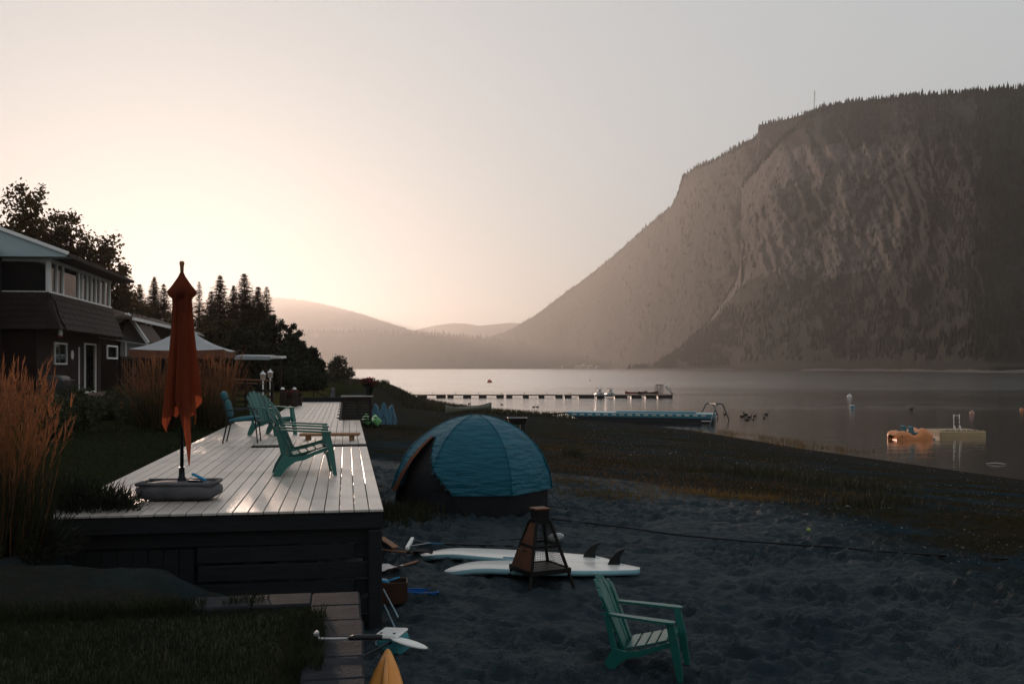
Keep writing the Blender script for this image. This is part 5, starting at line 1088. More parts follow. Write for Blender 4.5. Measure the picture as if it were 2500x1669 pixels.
# ---- stand-up paddle boards, fins up
M_SUPW = mat('white_board_shell', (.60, .60, .57), (.54, .54, .52), scale=1.5, rough=.32, coat=.3)
M_SUPB = mat('pale_blue_rail', (.22, .40, .46), (.18, .35, .42), scale=2, rough=.35)
M_FIN = mat('black_fin', (.012, .012, .014), scale=9, rough=.35)
def sup(label, pa, pb, wd, group):
    L = (pb - pa).length; d = (pb - pa).normalized(); rz = math.atan2(d.y, d.x); t = thing('paddle_board', label, 'paddleboard', pa, rz, group); t.rotation_euler = (0, -math.asin(d.z), rz)
    n = 34; top = []; rail = []; bot = []; mbT, mbR = MB(), MB(); rowsT, rowsR = [], []
    for i in range(n + 1):
        s = i / n; w_ = wd / 2 * (min(1, (s / .42)) ** .40 if s < .42 else 1) * (1 if s < .6 else max(.0, 1 - ((s - .6) / .4) ** 2.6) ** .6 * .86 + .14 * (1 if s < .97 else .6))
        if i == 0: w_ = .012
        rock = .10 * max(0, (.22 - s) / .22) ** 2 * -1 + .03 * max(0, (s - .85) / .15) ** 2 * -1; z1 = .125 + rock; z0 = .03 + rock * .9; x = s * L
        rowsT.append([(x, w_ * k, z1 - .022 * (abs(k) ** 3)) for k in (-.93, -.75, -.4, 0, .4, .75, .93)])
        rowsR.append([(x, -w_ * .93, z1 - .0177), (x, -w_, z1 - .05), (x, -w_ * .93, z0 + .008), (x, 0, z0 - .02), (x, w_ * .93, z0 + .008), (x, w_, z1 - .05), (x, w_ * .93, z1 - .0177)])
    mbT.grid(rowsT).build('hull', M_SUPW, t, True); mbR.grid(rowsR).build('rail', M_SUPB, t, True)
    Mf = Matrix.Translation((L * .87, -.006, .118)) @ Matrix(((1, 0, 0, 0), (0, 0, 1, 0), (0, 1, 0, 0), (0, 0, 0, 1)))
    fin = [(-.11, 0), (-.07, .09), (.0, .17), (.08, .215), (.145, .225), (.10, .18), (.065, .11), (.06, .04), (.075, 0)]
    f = MB().prism(fin, Mf, .012).build('fin', M_FIN, t); MB().box((L * .86, 0, .119), (.30, .03, .012), None, .003).build('fin_box', M_SUPB, t)
    MB().box((L * .47, -wd * .43, .112), (.24, .02, .022), (R(-25), 0, 0)).build('decal', mat('blue_decal', (.02, .14, .30), (.1, .3, .4), scale=40), t)
    return t
SG = 'paddle boards lying fin up on the sand'
pa, pb = onG(1085, 1397), onG(1560, 1402); pa.z = gz(pa.x, pa.y) - .0; pb.z = gz(pb.x, pb.y)
sup('white paddle board lying in front, partly behind the steel fire pit', pa, pb, .74, SG)
pa, pb = onG(1026, 1358), onG(1503, 1386); pa.z = gz(pa.x, pa.y); pb.z = gz(pb.x, pb.y)
sup('white paddle board lying behind the other, rake shaft alongside', pa, pb, .72, SG)
# ---- pyramid fire pit
M_RUST_SUN = mat('rust_and_sunlit_orange', (.16, .058, .028), (.06, .028, .02), scale=7, rough=.6, metal=.4, bump=.3)  # rust colour, also the orange sunlight painted on the fire pit side
M_STEEL = mat('blackened_steel', (.010, .010, .011), (.014, .011, .010), scale=9, rough=.55, metal=.5)
fp = onG(1318, 1425); fp.z = gz(fp.x, fp.y)
t = thing('fire_pit', 'pyramid shaped black steel fire pit with mesh sides', 'fire pit', fp, R(27))
hb0, hb1 = .285, .095; zc = lambda f: .20 + .60 * f; hf = lambda f: hb0 + (hb1 - hb0) * f
cor = [(-1, -1), (1, -1), (1, 1), (-1, 1)]
for sx, sy in cor:
    MB().bar((sx * (hb0 + .03), sy * (hb0 + .03), -.02), (sx * hb1, sy * hb1, .80), .034, .034, (1, 0, 0), .004).build('leg', M_STEEL, t)
for k in range(4):
    a, b = cor[k], cor[(k + 1) % 4]
    for f, w_ in ((0, .06), (.50, .035), (1, .05)):
        MB().bar((a[0] * hf(f), a[1] * hf(f), zc(f)), (b[0] * hf(f), b[1] * hf(f), zc(f)), .012, w_, (0, 0, 1)).build('frame_bar', M_STEEL, t)
    mb = MB(); q = lambda f, g: tuple((a[i] * hf(f) + (b[i] - a[i]) * hf(f) * g) * .985 for i in (0, 1)) + (zc(f),)
    if k == 3: MB().add([q(.02, .05), q(.02, .95), q(.98, .95), q(.98, .05)], [(0, 1, 2, 3)]).build('side_sheet', M_RUST_SUN, t)  # orange sunlight on this face is put into the sheet colour
    else:
        for i in range(1, 22): mb.bar(q(i / 22, 0), q(i / 22, 1), .0022, .0022)
        for i in range(1, 20): mb.bar(q(0, i / 20), q(1, i / 20), .0022, .0022)
        mb.build('mesh_screen', M_STEEL, t)['kind'] = 'stuff'
MB().box((0, 0, .205), (.50, .50, .03)).build('ash_pan', M_STEEL, t); MB().box((0, 0, .87), (.17, .17, .14)).build('chimney', M_STEEL, t); MB().box((0, 0, .952), (.205, .205, .022), None, .004).build('cap', M_RUST_SUN, t)
MB().tube([(-.24, -.12, .45), (-.30, -.12, .47), (-.30, .06, .47), (-.24, .06, .45)], .008, 5).build('handle', M_STEEL, t)
# ---- tools
M_ASH = mat('ash_handle', (.30, .15, .085), (.20, .10, .06), scale=6, rough=.55, stretch=(.4, 5, 5)); M_ALU = mat('worn_metal', (.40, .41, .42), (.28, .29, .30), scale=10, rough=.4, metal=.7); M_BLK = mat('black_plastic', (.012, .014, .018), scale=5, rough=.4)
def along(pts, lift=.02): return [Vector((p.x, p.y, gz(p.x, p.y) + lift)) for p in pts]
a, b = along([onG(1024, 1335), onG(1254, 1340)], .05); t = thing('landscape_rake', 'wide white-headed rake with black shaft beside the rear paddle board', 'rake', (0, 0, 0))
MB().tube([a, b], .016, 8).build('shaft', M_BLK, t, True)
c = a + Vector((-.14, 0, .0)); MB().box(tuple(c), (.05, .80, .05), None, .006).build('head', M_WHITE, t)
for dy in (-.28, .28): MB().tube([c + Vector((0, dy, .01)), a + Vector((.16, 0, .01))], .008, 5).build('brace', M_ALU, t)
for k in range(14): MB().box((c.x + .01, c.y - .36 + k * .055, c.z - .05), (.012, .012, .08)).build('tine', M_ALU, t)
MB().tube([a + (b - a) * .05, a + (b - a) * .25], .018, 8).build('grip', mat('blue_grip', (.02, .12, .22), scale=30), t)
# paddle blade showing behind the fire pit
q = onG(1357, 1326); q.z = gz(q.x, q.y); t = thing('paddle', 'paddle with white blade tip showing behind the fire pit', 'paddle', q, R(175))
o = ico(1, 2, 3, .0, (.13, .075, .012)).build('blade', M_WHITE, t, True); o.location = (0, 0, .10); o.rotation_euler = (R(60), R(10), 0); MB().tube([(.10, 0, .09), (1.0, .1, .05)], .012, 6).build('shaft', M_BLK, t)
def shovel(label, pa, pb, bl, mb_, rot):
    t = thing('shovel', label, 'shovel', (0, 0, 0), 0, 'shovels by the deck'); MB().tube([pa, pb], .016, 7).build('handle', M_ASH, t, True); d = (pb - pa).normalized(); s = Vector((-d.y, d.x, 0)); rows = []
    for i in range(7):
        f = i / 6; w_ = bl * .42 * (math.sin(math.pi * min(.5 + f * .0, .5)) * (1 - .55 * f ** 3)); c = pb + d * (bl * f - .02); rows.append([c + s * w_ * k + Vector((0, 0, .03 * abs(k) ** 2 + .02 * math.sin(f * 3))) for k in (-1, -.5, 0, .5, 1)])
    MB().grid(rows).build('blade', mb_, t, True); MB().tube([pb - d * .12, pb + d * .06], [.018, .012], 7).build('socket', mb_, t); return t
pa, pb = along([onG(915, 1357), onG(1014, 1366)], .09); shovel('wooden handled shovel with dark blade pointing away from the deck', pa, pb, .26, M_STEEL, 0)
pa, pb = along([onG(1020, 1381), onG(970, 1396)], .06); shovel('wooden handled shovel with silver blade lying against the deck', pa, pb, .34, M_ALU, 0)
pa, pb = along([onG(930, 1322), onG(966, 1348)], .06); t = thing('loose_plank', 'short brown plank lying in the sand beside the deck', 'plank', (0, 0, 0)); MB().bar(pa, pb, .11, .03, (0, 0, 1), .004).build('board', M_PINE, t)
q = onG(955, 1478); q.y += .2; q.z = gz(q.x, q.y); t = thing('brown_crate', 'brown open crate standing against the deck post', 'crate', q, R(6)); t.scale = (.8, .8, .8)
for (c, d) in (((0, -.17, .15), (.40, .02, .30)), ((0, .17, .15), (.40, .02, .30)), ((-.19, 0, .15), (.02, .32, .30)), ((.19, 0, .15), (.02, .32, .30)), ((0, 0, .02), (.36, .32, .02))): MB().box(c, d).build('side', mat('dark_crate_wood', (.06, .028, .018), (.03, .015, .01), scale=6), t)
t = thing('blue_scoop', 'bright blue scoop sticking out of the brown crate', 'scoop', (q.x - .05, q.y, q.z + .215), R(20)); t.scale = (.8, .8, .8); MB().box((-.08, 0, .03), (.16, .12, .05), (0, .2, 0), .02).build('bowl', M_CYAN, t); MB().tube([(0, 0, .03), (.16, .02, .06)], .013, 6).build('handle', M_CYAN, t)
M_BLU2 = mat('strong_blue_plastic', (.01, .12, .42), (.01, .10, .36), scale=4, rough=.3)
q = onG(1020, 1452); q.z = gz(q.x, q.y); t = thing('blue_tray', 'bright blue plastic sled tray lying on the sand', 'tray', q, R(-10))
rows = [[((.22 + .03 * k) * math.cos(a_) * (1.0), (.085 + .02 * k) * math.sin(a_), .05 * k) for a_ in [2 * math.pi * j / 24 for j in range(24)]] for k in (0, 1)]; mb = MB().grid(rows, True); mb.f.append(tuple(range(24))); mb.build('bowl', M_BLU2, t); MB().tube([(.25 * math.cos(2 * math.pi * j / 24), .105 * math.sin(2 * math.pi * j / 24), .05) for j in range(25)], .009, 5).build('rim', M_BLU2, t, True)
# two pale poles leaning from the post
for k, lb in ((0, 'upper of two thin pale tent poles lying by the deck post'), (1, 'lower of two thin pale tent poles lying by the deck post')):
    pa, pb = along([onG(936 + k * 2, 1508 + k * 10), onG(972 - k * 6, 1543)], .03 + .12 * (1 - k)); t = thing('tent_pole', lb, 'pole', (0, 0, 0), 0, 'thin pale poles'); MB().tube([pa + Vector((0, 0, .15)), pb], .009, 6).build('rod', mat('pale_blue_rod', (.25, .38, .45), scale=8, rough=.4), t)
q = onG(968, 1590); q.z = gz(q.x, q.y); t = thing('cooler_box', 'teal cooler box with white lid lying between deck and kayak', 'cooler', q, R(-38)); t.scale = (.66, .66, .62); t.rotation_euler = (R(16), R(-8), R(-38))
MB().box((0, 0, .14), (.44, .27, .26), (0, 0, 0), .03).build('body', mat('teal_plastic', (.06, .27, .31), (.05, .22, .26), scale=3, rough=.4), t); MB().box((0, 0, .30), (.46, .29, .055), None, .022).build('lid', M_WHITE, t)
for sx in (-.13, .13): MB().box((sx, -.05, .332), (.04, .025, .012), None, .003).build('latch', M_IRON, t)
MB().tube([(-.23, -.1, .22), (-.26, -.1, .16), (-.26, .1, .16), (-.23, .1, .22)], .01, 5).build('handle', M_WHITE, t)
# orange kayak, bow up, by the block wall
M_KAY = mat('orange_kayak_shell', (.62, .27, .065), (.54, .22, .05), scale=2, rough=.35)
def kayak(name, label, bow, stern, wd, m, group=None, roll=0.0, h=.30):
    d = (bow - stern); L = d.length; y = d.normalized(); x = y.cross(Vector((0, 0, 1))).normalized(); z = x.cross(y); M = Matrix((x, y, z)).transposed() @ Matrix.Rotation(roll, 3, 'Y')
    t = thing(name, label, 'kayak', stern, 0, group); t.rotation_euler = M.to_euler(); n = 22; rows = []
    for i in range(n + 1):
        s = i / n; w_ = wd / 2 * max(.02, math.sin(math.pi * min(max(s, .004), .996))) ** .48; hh = h * (.55 + .45 * abs(2 * s - 1) ** 2); b_ = .10 * abs(2 * s - 1) ** 3
        rows.append([(w_ * math.cos(a_), s * L, (hh * .55 * math.sin(a_) * (1.0 if math.sin(a_) < 0 else .62 + .5 * abs(math.cos(a_)) ** 6)) + b_ + h * .4) for a_ in [2 * math.pi * j / 20 for j in range(20)]])
    mb = MB().grid(rows, True); mb.f += [tuple(range(20))[::-1], tuple(n * 20 + j for j in range(20))]; mb.build('hull', m, t, True)
    MB().tube([(0, s * L, h * .40 + .10 * abs(2 * s - 1) ** 3 + h * .55 * (.55 + .45 * abs(2 * s - 1) ** 2) * .66) for s in (.62, .75, .88, .97)], [.02, .03, .03, .012], 6).build('deck_ridge', m, t, True)
    mbc = MB(); mbc.tube([(.16 * math.cos(a_) * wd / .6, L * .45 + .36 * math.sin(a_), h * .40 + h * .34) for a_ in [2 * math.pi * j / 20 for j in range(21)]], .018, 6).build('cockpit_rim', M_BLK, t, True)
    MB().tube([(-.05, L * .985, h * .40 + .14), (0, L * 1.0, h * .40 + .17), (.05, L * .985, h * .40 + .14)], .008, 5).build('grab_loop', M_BLK, t); return t
kayak('kayak', 'orange kayak with its bow raised beside the block wall', Vector((-.835, 6.75, 1.80)), Vector((-.70, 4.3, .95)), .44, M_KAY, None, 0, .34)
q = onG(998, 1606); q.z = gz(q.x, q.y) + .14; t = thing('white_paddle', 'pale curved paddle blade lying beyond the kayak bow', 'paddle', q, R(-20)); o = ico(1, 2, 5, 0, (.20, .075, .02)).build('blade', M_WHITE, t, True); o.rotation_euler = (0, R(10), 0); MB().tube([(-.18, 0, -.01), (-.35, -.5, -.09)], .012, 6).build('shaft', M_BLK, t)
# hand tool on the wall cap
q = atZ(852, 1566, LAWN_Z + .095); t = thing('hand_cultivator', 'black gripped metal garden tool lying across the block wall', 'garden tool', q, R(2))
MB().tube([(.0, .0, .02), (.03, 0, .026), (.17, .0, .026), (.19, 0, .024)], [.012, .017, .017, .014], 8).build('grip', M_BLK, t, True); MB().tube([(.0, 0, .02), (-.10, 0, .018), (-.17, -.004, .02), (-.185, .0, .05)], [.008, .008, .010, .012], 7).build('shaft', M_ALU, t, True); MB().box((-.185, 0, .05), (.028, .05, .028), None, .008).build('head', M_ALU, t)
# boulder by the deck post
q = onG(965, 1248); q.z = gz(q.x, q.y); tag(ico(.26, 3, 8, .5, (1.25, .8, .5)).build('boulder', M_BLOCK, None, True), 'pale flat boulder half buried between deck and tent', 'boulder').location = (q.x, q.y, q.z + .02)
# rope across the sand
def gtube(name, label, cat, pts, r, m, lift=.055, seg=8):
    P = [onG(*p) for p in pts]; out_ = []
    for a, b in zip(P[:-1], P[1:]):
        for i in range(seg): f = i / seg; q = a.lerp(b, f); out_.append((q.x + .015 * math.sin(q.x * 1.3), q.y, gz(q.x, q.y) + lift))
    out_.append((P[-1].x, P[-1].y, gz(P[-1].x, P[-1].y) + lift)); o = MB().tube(out_, r, 5).build(name, m, None, True); return tag(o, label, cat)
gtube('mooring_rope', 'long dark rope running over the sand from tent to water side', 'rope', [(1335, 1272), (1450, 1286), (1600, 1306), (1810, 1328), (2120, 1352), (2500, 1374), (2640, 1384)], .016, M_BLK)
gtube('guy_rope', 'short dark rope curving out from the tent front', 'rope', [(1080, 1262), (1105, 1275), (1138, 1293)], .010, M_BLK)
q = onG(1974, 1297); tag(ico(.034, 3, 0, .05).build('tennis_ball', mat('tennis_felt', (.28, .36, .10), scale=40, rough=.9), None, True), 'yellow green tennis ball on the sand', 'ball').location = (q.x, q.y, q.z + .03)
# litter of pebbles, sticks and shells
g = np.random.RandomState(8); n = 6000; xx = g.uniform(-.20, .62, n); yy = np.exp(g.uniform(math.log(14), math.log(75), n)); X = xx * yy; dd_ = shore_dist(X, yy); k = (dd_ > .2) & (dd_ < 17) & (fbm(X * .3, yy * .3, 3) > .42) & (X > -1.2 - .165 * (yy - 10) + 1.5); X, yy = X[k], yy[k]; Z = ground_z(X, yy, True); n = len(X); r = g.uniform(.006, .018, n) * (1 + 1.2 * (g.rand(n) > .95)) * (1 + yy / 90)
oc = np.array([(1, 0, 0), (0, 1, 0), (-1, 0, 0), (0, -1, 0), (0, 0, .6), (0, 0, -.6)]); V = (oc[None] * r[:, None, None] * g.uniform(.7, 1.3, (n, 6, 1))) + np.stack([X, yy, Z + r * .3], -1)[:, None]
of = np.array([(0, 1, 4), (1, 2, 4), (2, 3, 4), (3, 0, 4), (1, 0, 5), (2, 1, 5), (3, 2, 5), (0, 3, 5)]); o = npmesh('beach_pebbles', V.reshape(-1, 3), (of[None] + (np.arange(n) * 6)[:, None, None]).reshape(-1, 3), mat('pebbles', (.14, .13, .12), (.03, .028, .026), scale=1.7, rough=.35, detail=1)); tag(o, 'scattered pale and dark pebbles on the lower beach', 'pebbles', kind='stuff')
g = np.random.RandomState(31); n = 700; yy = np.exp(g.uniform(math.log(8.5), math.log(40), n)); X = g.uniform(-.14, .55, n) * yy; k = ground_z(X, yy) < 1.9; X, yy = X[k], yy[k]; n = len(X); Z = ground_z(X, yy, True) + .008; a_ = g.rand(n) * 6.28; ln = g.uniform(.02, .11, n) * (1 + yy / 40); e = np.stack([np.cos(a_) * ln, np.sin(a_) * ln, g.uniform(-.01, .03, n)], -1); P = np.stack([X, yy, Z], -1)
V, Fc = ribbon(P - e, P + g.normal(size=P.shape) * .006, P + e, .004); tag(npmesh('beach_twigs', V, Fc, mat('twigs_and_shells', (.16, .11, .075), (.02, .018, .016), scale=.9, detail=1, rough=.8)), 'small twigs and litter strewn over the sand', 'litter', kind='stuff')
g = np.random.RandomState(32); n = 1600; yy = np.exp(g.uniform(math.log(8), math.log(30), n)); X = g.uniform(-.14, .6, n) * yy; k = ground_z(X, yy) < 1.9; X, yy = X[k], yy[k]; n = len(X); r = g.uniform(.004, .011, n); Z = ground_z(X, yy, True)
V = (oc[None] * r[:, None, None] * g.uniform(.7, 1.3, (n, 6, 1))) + np.stack([X, yy, Z + r * .4], -1)[:, None]; tag(npmesh('sand_pebbles', V.reshape(-1, 3), (of[None] + (np.arange(n) * 6)[:, None, None]).reshape(-1, 3), MATS['pebbles']), 'sparse small pebbles in the dry sand', 'pebbles', kind='stuff')
def patch(pts, n, sp, seed):
    g = np.random.RandomState(seed); P = []
    for px, py, wx in pts:
        c = onG(px, py); k = n; P.append(np.stack([c.x + g.normal(size=k) * wx, c.y + g.normal(size=k) * sp], -1))
    P = np.concatenate(P); return np.stack([P[:, 0], P[:, 1], ground_z(P[:, 0], P[:, 1], True)], -1)
blades('beach_grass', patch([(1395, 1180, .5), (1445, 1208, .7), (1500, 1215, .5), (1760, 1215, 1.0), (1840, 1222, .8), (1700, 1205, .7)], 420, .35, 1), .13, .006, M_DRY, 'tufts of dry grass in the middle of the beach', .8, 11)
blades('dark_beach_grass', patch([(1780, 1150, 1.0), (1850, 1155, 1.3), (1920, 1170, 1.0), (2060, 1185, .8), (2110, 1195, .9), (2090, 1235, .3), (2160, 1228, .3), (1000, 1050, 1.0), (960, 1270, .3), (1010, 1262, .3), (1395, 1110, .2)], 420, .5, 2), .26, .008, M_REED, 'darker upright weed tufts near the waterline', .5, 12)
P = patch([(1600, 1080, 4), (1450, 1110, 3), (1700, 1120, 4), (1350, 1090, 3), (1500, 1160, 2.2), (1650, 1180, 2.5), (1850, 1200, 3), (940, 1060, 1.5), (1400, 1140, 2)], 900, 2.2, 3); P = P[(shore_dist(P[:, 0], P[:, 1]) > 1)]
blades('thin_beach_grass', P, .09, .006, mat('russet_grass', (.11, .05, .02), (.045, .035, .014), scale=.6, rough=.8, transl=.4), 'thin russet ground cover over the lower beach', .9, 13)
g = np.random.RandomState(21); yy = g.uniform(78, 145, 26000); dx = g.uniform(.2, 13, 26000); sx_ = np.interp(yy, SHORE[:, 1], SHORE[:, 0]); X = sx_ - dx; k = (fbm(X * .15, yy * .1, 3) > .36) & (shore_dist(X, yy) > .15); P = np.stack([X[k], yy[k], ground_z(X[k], yy[k])], -1)
blades('shore_grass', P, .42, .035, M_REED, 'dark grassy tongue along the water beyond the canoe', .5, 14)
yy = g.uniform(46, 64, 2600); X = np.interp(yy, SHORE[::1, 1], SHORE[::1, 0]) + g.normal(size=2600) * 1.3 + .8; k = fbm(X * .8, yy * .5, 3) > .45; P = np.stack([X[k], yy[k], np.zeros(k.sum()) - .02], -1)
blades('water_reeds', P, .17, .010, M_DRY, 'russet reeds standing in the shallow water', .5, 15)
# ---- kayaks stacked beyond the deck
M_GK = mat('lime_kayak_shell', (.16, .42, .16), (.12, .34, .13), scale=2, rough=.4); M_BK = mat('steel_blue_shell', (.035, .105, .15), (.02, .07, .11), scale=2, rough=.4)
KG = 'kayaks laid out beyond the deck'
for px, py, lb in ((898, 1043, 'lime green kayak end pointing at the deck, nearer the walkway'), (921, 1045, 'lime green kayak end pointing at the deck, nearer the water')):
    q = onG(px, py); q.z = gz(q.x, q.y) + .06; kayak('kayak', lb, q, q + Vector((-.5, 2.9, .0)), .52, M_GK, KG, 0, .46)
for i, (px, py, tx, ty, lb) in enumerate(((912, 1035, 924, 994, 'blue kayak leaning upright behind the green ones, deck side'), (935, 1038, 937, 991, 'blue kayak leaning upright, middle of the three'), (962, 1038, 948, 997, 'blue kayak leaning upright, lake side of the three'))):
    q = onG(px, py); Y = q.y + .5; tpnt = atY(tx, ty, Y + .8); kayak('kayak', lb, tpnt, Vector((q.x, Y - .3, gz(q.x, Y) - .85)), .50, M_BK, KG, R(20 * (i - 1)), .40)
# ---- canoe at the waterline
q0, q1 = onG(1088, 1010), onG(1199, 1013); t = thing('canoe', 'pale green canoe drawn up beside the grassy tongue', 'canoe', q0, math.atan2(q1.y - q0.y, q1.x - q0.x)); L = (q1 - q0).length; rows = []; rows2 = []
for i in range(23):
    s = i / 22; w_ = .44 * max(.03, math.sin(math.pi * s)) ** .7; up = .22 * abs(2 * s - 1) ** 4
    prof = [(w_, .32 + up), (w_ * 1.03, .20 + up), (w_ * .75, .06), (0, .0), (-w_ * .75, .06), (-w_ * 1.03, .20 + up), (-w_, .32 + up)]; rows.append([(s * L, y, z) for y, z in prof]); rows2.append([(s * L, y * .94, z + .012) for y, z in prof])
M_CANOE = mat('pale_green_shell', (.16, .17, .12), (.12, .13, .09), scale=2, rough=.5); MB().grid(rows).build('hull', M_CANOE, t, True); MB().grid(rows2).build('lining', M_CANOE, t, True)
for k in (0, -1): MB().tube([r[k] for r in rows], .018, 5).build('gunwale', M_ALU, t, True)
for s in (6, 11, 16): MB().bar(Vector(rows[s][0]) - Vector((0, .0, .03)), Vector(rows[s][-1]) - Vector((0, 0, .03)), .10, .02).build('thwart', M_PINE, t)
# ---- metal tub on a stand
q = onG(1263, 1050); q.z = gz(q.x, q.y); t = thing('tub_stand', 'dark metal tub standing on blocks behind the tent', 'tub', q, R(3))
mb = MB(); rows = [[(sx * w_, sy * d, z) for sx, sy in ((-1, -1), (1, -1), (1, 1), (-1, 1))] for w_, d, z in ((.36, .24, .30), (.47, .32, .62), (.45, .30, .62), (.35, .22, .34))]; mb.grid(rows, True); mb.f += [(0, 1, 2, 3), (12, 13, 14, 15)]; mb.build('tub', M_STEEL, t)
for sx in (-.26, .26): MB().box((sx, 0, .13), (.22, .38, .30), None, .01).build('block', M_BLOCK, t)
MB().tube([(-.47, -.32, .62), (.47, -.32, .62), (.47, .32, .62), (-.47, .32, .62), (-.47, -.32, .62)], .015, 5).build('rim', M_ALU, t)
# ---- blue barge hauled out, a rowing frame over its end
q0, q1 = atY(1425, 1030, 74.0), atY(1742, 1030, 71.5); q0.z = q1.z = .05; t = thing('blue_barge', 'long low blue and white pontoon barge drawn up at the waterline', 'barge', q0, math.atan2(q1.y - q0.y, q1.x - q0.x)); t.scale = (1, 1, .74); L = (q1 - q0).length
M_BARGE = mat('barge_blue', (.045, .18, .24), (.03, .14, .19), scale=1.2, rough=.5); M_HULL = mat('dark_hull', (.018, .024, .03), scale=3, rough=.5)
px_ = [(-1.35, .88), (-.9, .62), (0, .12), (.5, .0), (L, .0), (L, .55), (-.85, .60)]
MB().prism([(-.9, .50), (0, .04), (.5, -.04), (L, -.04), (L, .42), (-.75, .52)], Matrix(((1, 0, 0, 0), (0, 0, 1, 0), (0, 1, 0, 0), (0, 0, 0, 1))), 2.2).build('hull', M_HULL, t)
MB().prism([(-1.35, .80), (-.85, .52), (L + .02, .422), (L + .02, .78), (-1.3, .84)], Matrix(((1, 0, 0, 0), (0, 0, 1, -.03), (0, 1, 0, 0), (0, 0, 0, 1))), 2.26).build('side_band', M_BARGE, t)
MB().prism([(-1.42, .85), (L + .05, .785), (L + .05, .86), (-1.42, .92)], Matrix(((1, 0, 0, 0), (0, 0, 1, -.06), (0, 1, 0, 0), (0, 0, 0, 1))), 2.32).build('deck', M_SUPB, t)
for k in range(17): MB().box((-.7 + k * (L + .3) / 16.5, -.05, .70), (.34, .05, .13), None, .015).build('fender', M_SUPW, t)
MB().box((L * .55, 1.2, .93), (L * .62, 1.2, .14), None, .05).build('folded_tarp', M_BARGE, t, True)
MB().tube([(-1.4, .6, .80), (-2.6, .55, .66), (-3.0, .5, .62)], .07, 7).build('bow_spar', M_STEEL, t, True)
MB().box((L - .5, -.12, .18), (.7, .05, .10), None, .03).build('motor_bracket', M_SUPW, t)
t = thing('swing_frame', 'blue tubular swing frame standing at the waterline', 'swing frame', (0, 0, 0)); Ms = mat('blue_tube', (.02, .045, .06), scale=5, rough=.4, metal=.3)
for ft in (((1696, 1042), (1764, 1046), (1724, 985), (1740, 985)), ((1729, 1052), (1789, 1049), (1750, 985), (1764, 986))):
    a, b = onG(*ft[0]), onG(*ft[1]); Y = (a.y + b.y) / 2; c, d = atY(*ft[2], Y), atY(*ft[3], Y); MB().tube([a, c + Vector((-.03, 0, -.06)), c, d, d + Vector((.03, 0, -.06)), b], .045, 7).build('a_frame', Ms, t, True)
    if ft[0][0] == 1696: t1 = (c + d) / 2
    else: MB().tube([t1, (c + d) / 2], .045, 7).build('top_bar', Ms, t, True); e = (t1 + (c + d) / 2) / 2
MB().tube([e + Vector((-.25, 0, 0)), e + Vector((-.25, 0, -.95)), e + Vector((.25, 0, -.95)), e + Vector((.25, 0, 0))], .008, 5).build('chain', Ms, t); MB().box((e.x, e.y, e.z - .96), (.5, .18, .04), None, .01).build('swing_seat', M_SUPW, t)

# ================================================================ ON THE LAKE
def on_water(px, py): return atZ(px, py, 0.0)
# pedal boat
q = on_water(2222, 1071); t = thing('pedal_boat', 'orange pedal boat with blue seats floating near the raft', 'pedal boat', (q.x, q.y, 0), R(14)); M_PB = mat('orange_boat_shell', (.58, .23, .09), (.48, .18, .07), scale=2, rough=.4)
rows = []
for i in range(27):
    s = i / 26; x = -1.15 + 2.3 * s; w_ = .72 * (1 - .25 * abs(2 * s - 1) ** 3) if 0 < i < 26 else .40; top = .30 + .16 * math.exp(-((s - .18) / .16) ** 2) + .30 * math.exp(-((s - .72) / .14) ** 2) - .10 * math.exp(-((s - .42) / .1) ** 2)
    if i in (0, 26): top = .22
    rows.append([(x, -w_, .0 - .08), (x, -w_ * 1.05, top * .55), (x, -w_ * .92, top), (x, -w_ * .5, top + .03), (x, 0, top * .86 + .02), (x, w_ * .5, top + .03), (x, w_ * .92, top), (x, w_ * 1.05, top * .55), (x, w_, -.08)])
mb = MB().grid(rows); mb.f += [tuple(range(9)), tuple(26 * 9 + k for k in range(9))[::-1]]; mb.build('hull', M_PB, t, True)
for sy in (-.33, .33): MB().box((-.18, sy, .52), (.10, .44, .46), (0, -.25, 0), .04).build('seat_back', M_BARGE, t); MB().box((.05, sy, .36), (.40, .44, .08), None, .03).build('seat', M_BARGE, t)
MB().lathe([(.0, 0), (.04, 0), (.04, .02)], 10).build('drain_plug', M_BLK, t).matrix_local = Matrix.Translation((-1.02, -.70, .20)) @ Matrix.Rotation(R(90), 4, 'X')
MB().box((1.05, 0, .02), (.5, .9, .07), None, .02).build('rear_float', M_BARGE, t)
# swim raft with ladder
q = on_water(2328, 1062); t = thing('swim_raft', 'cream plastic swim raft with white ladder on the lake', 'raft', (q.x, q.y, 0), R(4)); M_RAFT = mat('cream_plastic', (.40, .29, .17), (.33, .24, .14), scale=3, rough=.5)
MB().box((0, 0, .13), (2.75, 2.3, .36), None, .05).build('float', M_RAFT, t); MB().box((0, 0, .325), (2.6, 2.15, .03), None, .01).build('deck_top', mat('tan_deck', (.30, .24, .15), scale=6, rough=.7), t)
for k in range(22): MB().box((-1.385, -1.0 + k * .095, .14), (.03, .05, .28)).build('rib', M_RAFT, t)
for k in range(7): MB().box((-.9 + k * .33, -1.0, .35), (.2, .10, .035), None, .01).build('cleat', M_BLK, t)
for sx in (-.17, .17): MB().tube([(-.30 + sx, -1.1, -.4), (-.30 + sx, -1.1, .42), (-.30 + sx, -1.02, .62), (-.30 + sx, -.92, .45), (-.30 + sx, -.92, 1.05), (-.30 + sx, -.92, 1.30)], .024, 7).build('ladder_rail', M_SUPW, t, True)
for z in (.72, .95, 1.22): MB().bar((-.47, -.92, z), (-.13, -.92, z), .05, .03).build('ladder_rung', M_BLK if z < 1.2 else M_SUPW, t)
